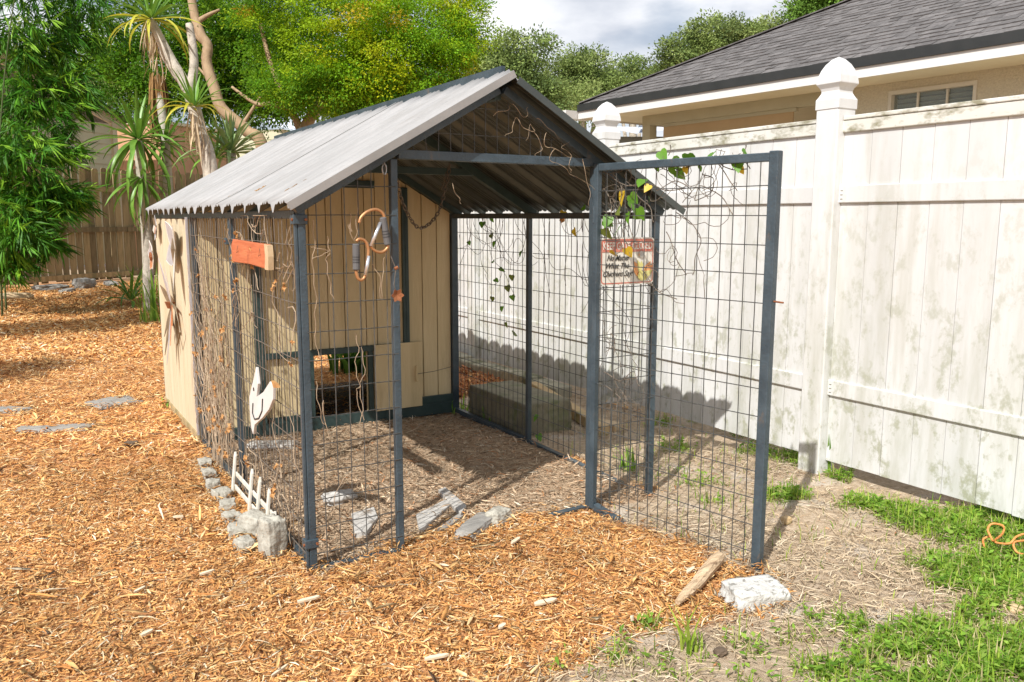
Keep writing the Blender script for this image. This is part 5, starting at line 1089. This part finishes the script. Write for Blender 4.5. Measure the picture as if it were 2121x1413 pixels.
# ------------------------------------------------------------------ buildings beyond the wooden fence
A = at(238, 345, 19.5); eh = unit(fd+fn*.15); en = np.array([-eh[1], eh[0], 0]); B0 = np.array([A[0], A[1], 0]); sh = empty('siding_house', B0-eh*2, 'cream lap sided house wall showing above the wooden fence', 'house')
for k in range(14):
    z_ = .2+k*.23; p0, p1 = B0-eh*5, B0-eh*.1; mb = MB(); mb.prism([(0, 0), (.03, 0), (.012, .24), (0, .24)], (p1[0], p1[1], z_), tuple(-en), (0, 0, 1), 0, 4.9); 
    o = mb.build('lap_board', 'lap_siding', sh)
zt = 3.5; mb = MB(); mb.box((-.07, -.05, 0), (.07, .05, zt)); mb.v = [tuple(B0+eh*x_-en*(y_+.02)+np.array([0, 0, z_])) for x_, y_, z_ in mb.v]; mb.build('corner_trim', 'house_trim', sh)
mb = MB(); p0 = B0+eh*.4; p1 = B0-eh*5; mb.bar((p0[0], p0[1], zt-.1), (p1[0], p1[1], zt+1.6), .06, .2); mb.build('rake_board', 'house_trim', sh)
mb = MB(); q0, q1 = B0+eh*.45-en*.3, B0-eh*5-en*.3; q2, q3 = q1+en*6, q0+en*6; mb._add([(q0[0], q0[1], zt+.03), (q1[0], q1[1], zt+1.75), (q2[0], q2[1], zt+1.75), (q3[0], q3[1], zt+.03)], [(0, 1, 2, 3)]); mb._add([(q0[0], q0[1], zt+.0), (q1[0], q1[1], zt+1.7), (q2[0], q2[1], zt+1.7), (q3[0], q3[1], zt)], [(3, 2, 1, 0)]); mb.build('roof', 'shingle_far', sh)
A = at(335, 300, 20.5); B1 = np.array([A[0], A[1], 0]); sb = empty('salmon_wall', B1, 'salmon stucco garden building behind the yuccas', 'building')
mb = MB(); v = [B1, B1+eh*3.0, B1+eh*3.0+en*2, B1+en*2]; zt = at(380, 256, 20.5)[2]; mb._add([tuple(q_) for q_ in v]+[(q_[0], q_[1], zt) for q_ in v], [(0, 1, 5, 4), (1, 2, 6, 5), (2, 3, 7, 6), (3, 0, 4, 7), (4, 5, 6, 7)]); mb.build('wall', 'salmon', sb)
mb = MB(); v = [B1-eh*.05-en*.05, B1+eh*3.05-en*.05, B1+eh*3.05+en*2, B1-eh*.05+en*2]; mb._add([(q_[0], q_[1], zt+.001) for q_ in v]+[(q_[0], q_[1], zt+.07) for q_ in v], [(3, 2, 1, 0), (0, 1, 5, 4), (1, 2, 6, 5), (2, 3, 7, 6), (3, 0, 4, 7), (4, 5, 6, 7)]); mb.build('coping', 'house_trim', sb)
c_ = at(272, 325, 21.5); mb = MB(); v = [np.array([c_[0], c_[1], 0])+eh*a_+en*b_ for a_, b_ in ((-.35, 0), (.7, 0), (.7, 1.5), (-.35, 1.5))]; zt = at(270, 298, 21.5)[2]; mb._add([tuple(q_) for q_ in v]+[(q_[0], q_[1], zt+(.0 if i < 2 else .2)) for i, q_ in enumerate(v)], [(0, 1, 5, 4), (1, 2, 6, 5), (2, 3, 7, 6), (3, 0, 4, 7), (4, 5, 6, 7)]); tag(mb.build('garden_shed', 'metal_roof_far', org=v[0], bevel=.03), 'pale bluish white garden structure glimpsed between the yucca leaves', 'shed')
A = at(640, 300, 26); B2 = np.array([A[0], A[1], 0]); ms = empty('metal_roof_shed', B2, 'pale blue white ribbed metal roof beyond the big tree', 'building'); zt = at(640, 278, 26)[2]
mb = MB(); v = [B2-eh*1.5, B2+eh*3, B2+eh*3+en*3, B2-eh*1.5+en*3]; mb._add([tuple(q_) for q_ in v]+[(q_[0], q_[1], zt) for q_ in v], [(0, 1, 5, 4), (1, 2, 6, 5), (2, 3, 7, 6), (3, 0, 4, 7)]); mb.build('wall', 'lap_siding', ms)
mb = MB()
for k in range(16): p0 = B2-eh*1.7+eh*(k*.3)-en*.3; p1 = p0+en*3; mb._add([(p0[0], p0[1], zt), tuple((p0+eh*.26)[:2])+(zt,), tuple((p1+eh*.26)[:2])+(zt+.75,), (p1[0], p1[1], zt+.75)], [(0, 1, 2, 3)]); mb.bar((p0+eh*.28+np.array([0, 0, zt+.02])), (p1+eh*.28+np.array([0, 0, zt+.77])), .04, .05)
mb.build('roof', 'metal_roof_far', ms)
# ------------------------------------------------------------------ trees
def crown(blobs, nclump, nleaf, spread, lmin, lmax, wr, cols, par, m, up=.4, droop=0.0, name='crown', shell=.55):
    """leaf clumps through ellipsoids: blobs = (centre, (rx,ry,rz), weight)"""
    wts = np.array([b_[2] for b_ in blobs]); wts = wts/wts.sum(); P, D, Nn, C = [], [], [], []
    for (c, r_, w), f in zip(blobs, wts):
        n = max(3, int(nclump*f)); d = rvec(n); q = d*(rng.uniform(0, 1, (n, 1))**shell)*np.array(r_)+np.array(c); cn = rng.uniform(.75, 1.25, (n, 1)); ci = rng.choice(len(cols), n, p=[k[1] for k in cols]); cc = np.array([k[0] for k in cols])[ci]*cn
        # sprays: leaves set along a short twig that points outwards
        tw = unit(d+rvec(n)*.7+np.array([0, 0, -droop])); m_ = nleaf
        sz = rng.uniform(.6, 1.35, (n, 1, 1)); off = rvec(n*m_).reshape(n, m_, 3)*(rng.uniform(0, 1, (n, m_, 1))**.4)*np.array([1, 1, .62])*spread*sz
        pp = q[:, None]+off+tw[:, None]*rng.uniform(0, .5, (n, m_, 1))*spread; dd = unit(off/spread*.7+tw[:, None]*.4+rng.normal(0, .5, (n, m_, 3))+np.array([0, 0, -droop]))
        nn = unit(off/spread*.9+np.array([0, 0, up])+d[:, None]*.3+rng.normal(0, .4, (n, m_, 3)))
        P.append(pp.reshape(-1, 3)); D.append(dd.reshape(-1, 3)); Nn.append(nn.reshape(-1, 3)); C.append((cc[:, None]*rng.uniform(.8, 1.2, (n, m_, 1))).reshape(-1, 3))
    P, D, Nn, C = map(np.vstack, (P, D, Nn, C)); L_ = rng.uniform(lmin, lmax, len(P)); V, Q_ = leaf_quads(P, D, Nn, L_, L_*wr, .08)
    return np_mesh(name, V, Q_, m, np.repeat(C, 4, 0), parent=par)
def limb(par, pts, r0, r1, m, name='limb', n=9):
    P_ = wander(pts, 5); k = len(P_); mb = MB(); mb.tube(P_, [r0+(r1-r0)*i/(k-1) for i in range(k)], n); return mb.build(name, m, par, smooth=True)
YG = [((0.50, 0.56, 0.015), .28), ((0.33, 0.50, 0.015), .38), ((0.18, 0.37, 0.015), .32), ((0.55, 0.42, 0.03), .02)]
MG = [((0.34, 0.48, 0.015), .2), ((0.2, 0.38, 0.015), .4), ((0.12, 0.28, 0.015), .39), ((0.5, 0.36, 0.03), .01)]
DG = [((0.08, 0.2, 0.012), .4), ((0.13, 0.29, 0.015), .35), ((0.22, 0.38, 0.02), .25)]
# bright yellow-green tree behind the run
dp = 13.0
b0 = gnd(560, 640); b0 = at(600, 300, dp); b0[2] = 0
yt = empty('golden_tree', b0, 'large tree with bright yellow green foliage behind the run', 'tree')
limb(yt, [(b0[0]+.35, b0[1]+.2, -.05), at(628, 330, dp), at(622, 285, dp), at(640, 250, dp), at(668, 205, dp), at(692, 165, dp), at(735, 100, dp), at(790, 10, dp)], .12, .04, 'bark_tan', 'trunk')
limb(yt, [at(628, 285, dp), at(612, 245, dp), at(590, 200, dp), at(560, 130, dp), at(540, 50, dp)], .07, .03, 'bark_tan'); limb(yt, [at(668, 205, dp), at(720, 180, dp), at(800, 140, dp), at(860, 100, dp)], .07, .02, 'bark_tan'); limb(yt, [at(600, 225, dp), at(560, 215, dp), at(530, 215, dp), at(480, 180, dp)], .05, .02, 'bark_tan')
def bl(px, py, dpt, rpx, ry=1.0, w=1.0): r_ = rpx*dpt/FPX; return (at(px, py, dpt), (r_, r_, r_*ry), w)
crown([bl(720, 60, dp-.6, 140, .9, 1.4), bl(850, 70, dp-.4, 125, .9, 1.4), bl(935, 105, dp, 80, 1.0, .8), bl(790, 140, dp-.5, 110, .7, 1), bl(660, -60, dp, 170, .8, .8), bl(850, -70, dp, 160, .8, .8), bl(955, 30, dp, 65, .9, .5), bl(920, 185, dp-.2, 60, .5, .4)],
      640, 150, .24, .032, .062, .45, YG, yt, 'leaf', .55, .12)
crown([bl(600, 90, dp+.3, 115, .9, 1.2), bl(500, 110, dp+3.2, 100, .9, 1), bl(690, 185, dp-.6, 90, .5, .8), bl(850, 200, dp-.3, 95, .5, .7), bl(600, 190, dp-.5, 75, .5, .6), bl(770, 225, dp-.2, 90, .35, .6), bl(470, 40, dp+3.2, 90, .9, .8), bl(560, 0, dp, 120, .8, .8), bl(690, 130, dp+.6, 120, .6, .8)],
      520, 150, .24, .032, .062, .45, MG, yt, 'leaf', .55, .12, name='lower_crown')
# darker tree with curved tan trunk behind the yuccas
dp2 = 14.5; b1 = at(545, 330, dp2); b1[2] = 0
dt = empty('shade_tree', b1, 'dark green tree with curving tan trunk behind the yuccas', 'tree')
limb(dt, [(b1[0], b1[1], -.05), at(545, 320, dp2), at(512, 272, dp2), at(460, 225, dp2), at(443, 180, dp2), at(428, 130, dp2), at(430, 95, dp2), at(418, 75, dp2), at(405, 40, dp2), at(396, -10, dp2), at(390, -80, dp2)], .115, .07, 'bark_tan', 'trunk')
limb(dt, [at(410, 45, dp2), at(430, 32, dp2), at(455, 20, dp2)], .055, .02, 'bark_tan'); limb(dt, [at(427, 92, dp2), at(408, 75, dp2), at(400, 60, dp2)], .05, .05, 'bark_tan'); limb(dt, [at(443, 180, dp2), at(420, 150, dp2), at(395, 125, dp2)], .03, .012, 'bark_tan'); limb(dt, [at(500, 262, dp2), at(530, 215, dp2), at(545, 190, dp2)], .035, .015, 'bark_tan')
dq = dp2+1.3
crown([bl(300, 60, dq, 130, 1, 1), bl(430, 60, dq, 120, 1, 1.2), bl(540, 120, dq, 110, 1, 1.2), bl(300, 180, dq, 90, .8, .9), bl(430, 190, dq, 100, .7, 1.1), bl(560, 210, dq, 80, .6, .8), bl(300, -90, dq, 170, .7, .6), bl(470, -90, dq, 170, .7, .6), bl(215, 110, dq+.5, 60, 1, .5), bl(650, 190, dq+1, 80, .6, .6), bl(760, 215, dq+1, 70, .5, .5)],
      760, 95, .32, .05, .10, .45, DG, dt, 'leaf', .5, .1)
# oaks in the distance
OK = [((0.2, 0.27, 0.075), .4), ((0.3, 0.37, 0.12), .35), ((0.13, 0.19, 0.06), .25)]
def oak(px, dpt, blobs, label, n, m='leaf_far', cols=OK, ls=(.08, .16)):
    g = at(px, 300, dpt); g[2] = 0; e = empty('oak_tree', g, label, 'tree', None); bs = [bl(a_, b_, dpt+dd, r_, q_, w) for a_, b_, dd, r_, q_, w in blobs]
    top = bs[0][0]; limb(e, [(g[0], g[1], -.1), (g[0]+.2, g[1], 2.2), tuple(np.array(top)*.8+g*.2+np.array([0, 0, .2])), tuple(top)], .32, .08, 'bark_grey', 'trunk')
    for q_ in bs[1:]: limb(e, [(g[0]+.15, g[1], 2.0), tuple((np.array(q_[0])+g+np.array([0, 0, 2.5]))/2+np.array([0, 0, .4])), tuple(q_[0])], .14, .04, 'bark_grey')
    crown(bs, int(n*.8), 120, .48, ls[0], ls[1], .5, cols, e, m, .5, .05, shell=.5)
oak(1075, 30, [(1075, 125, 0, 75, .8, 1.2), (1025, 165, 0, 70, .8, 1), (1120, 200, 0, 80, .6, 1), (1060, 225, -1, 80, .5, .8), (1000, 120, 1, 50, .8, .5)], 'broad grey green oak rising right behind the coop ridge', 330)
oak(1205, 36, [(1205, 140, 0, 55, .7, 1), (1170, 180, 0, 65, .8, 1), (1250, 190, 0, 55, .7, .9), (1210, 215, -2, 80, .5, .8)], 'round topped oak beside the far fence post cap', 300)
oak(1310, 40, [(1310, 155, 0, 50, .7, 1), (1340, 190, 0, 55, .7, .8), (1280, 195, 0, 45, .7, .7)], 'loose airy oak low against the sky left of the roof corner', 210)
oak(1470, 34, [(1470, 85, 0, 70, .55, 1.2), (1420, 115, 0, 55, .6, .9), (1540, 75, 0, 55, .5, .8), (1390, 160, 1, 40, .8, .5), (1600, 60, 0, 35, .4, .3)], 'spreading oak crown rising behind the hip of the shingle roof', 300)
oak(1705, 24, [(1710, -5, 0, 60, .6, 1), (1770, -40, 0, 80, .6, 1), (1670, 25, 0, 25, .7, .3)], 'leafy crown peeking over the top of the shingle roof', 170, cols=[((.14, .26, .04), .6), ((.22, .36, .06), .4)])
oak(900, 34, [(900, 225, 0, 90, .45, 1), (760, 235, 0, 90, .4, 1), (990, 215, 0, 60, .6, .7), (830, 205, 0, 80, .5, .8)], 'hazy oak filling the gap below the golden tree', 260)
oak(120, 34, [(120, 150, 0, 130, .7, 1), (230, 170, 0, 90, .7, 1), (20, 150, 0, 120, .8, 1)], 'distant oak behind the lap sided house', 240)
# bamboo clump at the left
BG = [((0.05, 0.17, 0.012), .42), ((0.10, 0.28, 0.018), .35), ((0.22, 0.42, 0.03), .23)]  # dark tones weighted up: shadow depth is put into the leaf colours
def bamboo(c, blobs, nspray, label, ncane, par_name='bamboo'):
    e = empty(par_name, c, label, 'bamboo'); wts = np.array([b_[2] for b_ in blobs]); wts = wts/wts.sum(); P, D, Nn, Ls, C = [], [], [], [], []
    for (q, r_, w), f in zip(blobs, wts):
        n = max(4, int(nspray*f)); d = rvec(n); o_ = np.array(q)+d*(rng.uniform(0, 1, (n, 1))**.5)*np.array(r_)
        ax = unit(d*np.array([1, 1, .3])+rvec(n)*.6+np.array([0, 0, -.45])); k = 11
        fan = rng.uniform(-1.2, 1.2, (n, k, 1)); sd = unit(np.cross(ax, rvec(n)))[:, None]; dd = unit(ax[:, None]*np.cos(fan)+sd*np.sin(fan)+rng.normal(0, .12, (n, k, 3))+np.array([0, 0, -.25]))
        P.append((o_[:, None]+ax[:, None]*rng.uniform(-.12, .12, (n, k, 1))).reshape(-1, 3)); D.append(dd.reshape(-1, 3)); Nn.append(unit(rng.normal(0, .5, (n*k, 3))+np.array([-.2, -.3, .8])))
        ci = rng.choice(3, n, p=[.45, .35, .2]); cc = np.array([b_[0] for b_ in BG])[ci]*rng.uniform(.7, 1.3, (n, 1)); C.append(np.repeat(cc, k, 0)*rng.uniform(.85, 1.15, (n*k, 1)))
    P, D, Nn, C = map(np.vstack, (P, D, Nn, C)); L_ = rng.uniform(.15, .31, len(P)); V, Q_ = leaf_quads(P, D, Nn, L_, rng.uniform(.016, .028, len(P)), .05); np_mesh('crown', V, Q_, 'leaf_gloss', np.repeat(C, 4, 0), parent=e)
    for k in range(ncane):
        a_ = random.uniform(0, 6.28); r_ = random.uniform(.05, .5); x0, y0 = c[0]+r_*math.cos(a_), c[1]+r_*math.sin(a_); tx, ty = random.uniform(-.7, .9), random.uniform(-.9, .6)
        limb(e, [(x0, y0, -.05), (x0+tx*.15, y0+ty*.15, 1.8), (x0+tx*.5, y0+ty*.5, 3.4), (x0+tx, y0+ty, 4.8)], .014, .004, 'cane', 'cane', 6) if True else None
    return e
db = 11.0
bamboo(at(-40, 560, 10.6)*[1, 1, 0], [bl(40, 60, db, 110, 1, 1.1), bl(110, 100, db+.4, 80, .9, .8), bl(60, 220, db, 90, .9, 1.1), bl(40, 330, db-.5, 90, .9, 1.2), bl(90, 420, db-.3, 75, .6, .8), bl(30, 470, db-.6, 75, .8, 1), bl(20, 540, db-.4, 55, .5, .35), bl(-120, 200, db, 150, 1.4, 1.6), bl(-120, 430, db, 130, .9, 1), bl(175, 30, db+.6, 75, .8, .7), bl(140, 190, db+.3, 60, .8, .6), bl(130, 400, db-.1, 55, .5, .5), bl(100, 500, db-.2, 40, .5, .25), bl(60, -90, db, 170, .8, 1.0), bl(130, 310, db+.2, 45, .5, .3)],
       1750, 'tall dark green bamboo clump with narrow drooping leaves at the wooden fence', 5)
bamboo(np.array([-3.6, 12.3, 0]), [((-3.4, 12.3, 3.6), (1.7, 1.7, 2.4), 1), ((-2.4, 13.0, 5.2), (1.4, 1.2, 1.4), .7), ((-2.4, 10.9, 4.6), (1.0, 1.0, 1.0), .4)], 420, 'second bamboo clump standing beyond the first along the fence', 10)
bamboo(np.array([-2.9, 6.6, 0]), [((-2.6, 6.7, 2.9), (1.05, .55, .8), 1), ((-2.3, 7.0, 3.9), (.8, .5, .5), .5)], 420, 'unseen smaller bamboo clump added to shade the mulch, away from the wooden fence', 6)  # added out of view so its crown casts the shade band on the mulch
bamboo(np.array([-3.1, 3.9, 0]), [((-3.05, 3.95, 2.3), (.45, .4, .6), 1)], 150, 'unseen young bamboo clump added to shade a patch of open mulch', 4)  # added out of view to shade the mulch at the left edge

# ------------------------------------------------------------------ yuccas: every blade is its own piece
def blade_mesh(l, w, bend, m):
    mb = MB(); vs_ = []; k = 6
    for i in range(k+1):
        f = i/k; a_ = bend*f*f; x_ = l*f*math.cos(a_*.5); z_ = -l*f*math.sin(a_*.5); ww = w/2*(.45+.75*math.sin(min(1, f*1.25)*math.pi*.62))*(1-f**3)+.0005
        vs_ += [(x_, -ww, z_+ww*.45), (x_, 0, z_), (x_, ww, z_+ww*.45)]
    mb._add(vs_, [q for i in range(k) for q in ((3*i, 3*i+1, 3*i+4, 3*i+3), (3*i+1, 3*i+2, 3*i+5, 3*i+4))]); return mb.mesh('leaf', m, True)
BL = {m: [blade_mesh(1, w, b_, m) for w, b_ in ((.075, .15), (.085, .5), (.07, 1.0))] for m in ('yucca_green', 'yucca_yellow', 'yucca_blue')}
DL = {m: [blade_mesh(1, .05, b_, m) for b_ in (.2, .6)] for m in ('yucca_dead', 'yucca_brown')}
def rosette(par, c, n, l, m, el0=-.35, el1=1.45, m2=None, r0=.03):
    for k in range(n):
        f = (k+.5)/n; el = el1+(el0-el1)*f**.9; az = k*2.39996+random.uniform(-.2, .2); mm = m2 if (m2 and f > .7) else m
        me = BL[mm][0 if f < .35 else (1 if f < .75 else 2)]; s_ = l*random.uniform(.82, 1.12)*(.8+.3*f)
        inst('leaf', me, (c[0]+r0*math.cos(az), c[1]+r0*math.sin(az), c[2]+.12*(1-f)*l*.5), par, (random.uniform(-.3, .3), -el, az), (s_, s_*random.uniform(.9, 1.2), s_))
def skirt(par, c, n, l, m, spread=.35, drop=.35, r0=.05, wd=1.0):
    for k in range(n):
        az = k*2.39996; s_ = l*random.uniform(.6, 1.1); inst('dead_leaf', random.choice(DL[m]), (c[0]+r0*math.cos(az), c[1]+r0*math.sin(az), c[2]-random.uniform(0, drop)), par, (random.uniform(-.5, .5), R(90)-spread*random.uniform(.1, 1.1), az), (s_, s_*wd*random.uniform(.6, 1.3), s_))
dy = 10.0
h1, h2 = at(312, 42, dy), at(402, 222, dy-.25); fk = at(392, 192, dy); bs_ = at(436, 360, dy)
y1 = empty('yucca', (bs_[0], bs_[1], 0), 'tall forked yucca with yellow green head and hanging dead leaves', 'yucca')
limb(y1, [(bs_[0]+.02, bs_[1], -.05), tuple(bs_), tuple(at(415, 275, dy)), tuple(fk), tuple(at(352, 120, dy)), tuple(h1)], .10, .055, 'bark_grey', 'trunk'); limb(y1, [tuple(fk), tuple(at(402, 130, dy)), tuple(at(392, 50, dy))], .06, .045, 'bark_grey', 'branch'); limb(y1, [tuple(at(372, 165, dy)), tuple(at(350, 130, dy+.1)), tuple(at(334, 104, dy+.1))], .05, .05, 'bark_grey', 'branch')
rosette(y1, h1, 54, .60, 'yucca_green', -.35, 1.4, 'yucca_yellow'); skirt(y1, h1, 34, .42, 'yucca_dead', .35, .22); rosette(y1, h2, 34, .52, 'yucca_green', -.1, 1.35, 'yucca_yellow'); skirt(y1, h2, 24, .45, 'yucca_dead', .3, .25)
skirt(y1, at(328, 112, dy+.1), 9, .34, 'yucca_dead', .6, .04)
dz_ = 11.0; h3 = at(286, 292, dz_); y2 = empty('yucca', (h3[0], h3[1], 0), 'shaded dark green yucca whose lowest blades droop over the wooden fence', 'yucca')
limb(y2, [(h3[0], h3[1], -.05), (h3[0]+.03, h3[1], 1.0), tuple(h3)], .08, .06, 'bark_grey', 'trunk'); rosette(y2, h3, 44, .78, 'yucca_green', -.9, 1.45); skirt(y2, (h3[0], h3[1], h3[2]-.45), 16, .55, 'yucca_dead', .3, .4)
rosette(y2, at(292, 372, dz_), 26, .62, 'yucca_green', -1.25, .5)
h4 = at(342, 296, dz_+.4); y3 = empty('yucca', (h4[0], h4[1], 0), 'yucca with a long brown skirt of hanging dead leaves', 'yucca')
limb(y3, [(h4[0], h4[1], -.05), (h4[0], h4[1], 1.2), tuple(h4), tuple(at(326, 170, dz_+.4))], .08, .05, 'bark_grey', 'trunk'); rosette(y3, h4, 34, .62, 'yucca_green', -.6, 1.4); skirt(y3, at(325, 150, dz_+.4), 120, .74, 'yucca_brown', .16, .30, .085, 1.1)
h5 = at(478, 318, dy+.6); y4 = empty('yucca', (h5[0], h5[1], 0), 'upright blue green yucca fan standing just behind the metal roof', 'yucca')
limb(y4, [(h5[0], h5[1], -.05), tuple(h5)], .08, .06, 'bark_grey', 'trunk'); rosette(y4, h5, 54, .66, 'yucca_blue', .0, 1.5); rosette(y4, at(448, 330, dy+.5), 22, .5, 'yucca_green', -.1, 1.4)
g6 = gnd(272, 632); y5 = empty('yucca', (g6[0], g6[1], 0), 'small ground level yucca with pale arching blades beside the shed', 'yucca')
rosette(y5, (g6[0], g6[1], .06), 16, .62, 'yucca_green', .1, 1.35); rosette(y5, (g6[0]+.05, g6[1], .2), 8, .5, 'yucca_green', .0, 1.0)
tuft('tall_grass', gnd(322, 668), 46, .35, .85, .022, WD, 'clump of long arching green blades against the back of the shed', 'grass clump', .3, None, .10)
tuft('leafy_plant', (1.52, 3.62, 0), 60, .15, .5, .05, [((.06, .15, .02), .6), ((.1, .2, .03), .4)], 'dark green leafy plant glimpsed through the pop hole', 'plant', .5, None, .12)

# loose chips drifted against the stones and posts
parts = []
for o in list(bpy.data.objects):
    if o.parent is None and o.name.split('.')[0] in ('edging_stone', 'edging_block', 'stepping_stone', 'white_block', 'grey_slab', 'driftwood', 'dark_stone') and o.type == 'MESH':
        co = np.array([o.matrix_basis @ v.co for v in o.data.vertices]); lo, hi = co.min(0), co.max(0); c = (lo+hi)/2; r_ = (hi-lo)/2
        n = int(90+900*r_[0]); a_ = rng.uniform(0, 6.28, n); q_ = rng.normal(1.0, .13, n); parts.append(chips(c[0]+r_[0]*1.02*q_*np.cos(a_), c[1]+r_[1]*1.02*q_*np.sin(a_), .012, .05, .002, .007, MUL, .026, .35))
for x_, y_ in ((0, 0), (J, 0), (FP.x, FP.y), (0, D1), (0, D2), (0, D3)):
    n = 60; parts.append(chips(x_+rng.normal(0, .035, n), y_+rng.normal(0, .035, n)-.01, .012, .05, .002, .007, MUL, .03, .4))
V, Q, C = merge(parts); tag(np_mesh('loose_wood_chips', V, Q, 'chips', C), 'loose orange wood chips drifted against stones and post feet', 'mulch', kind='stuff')
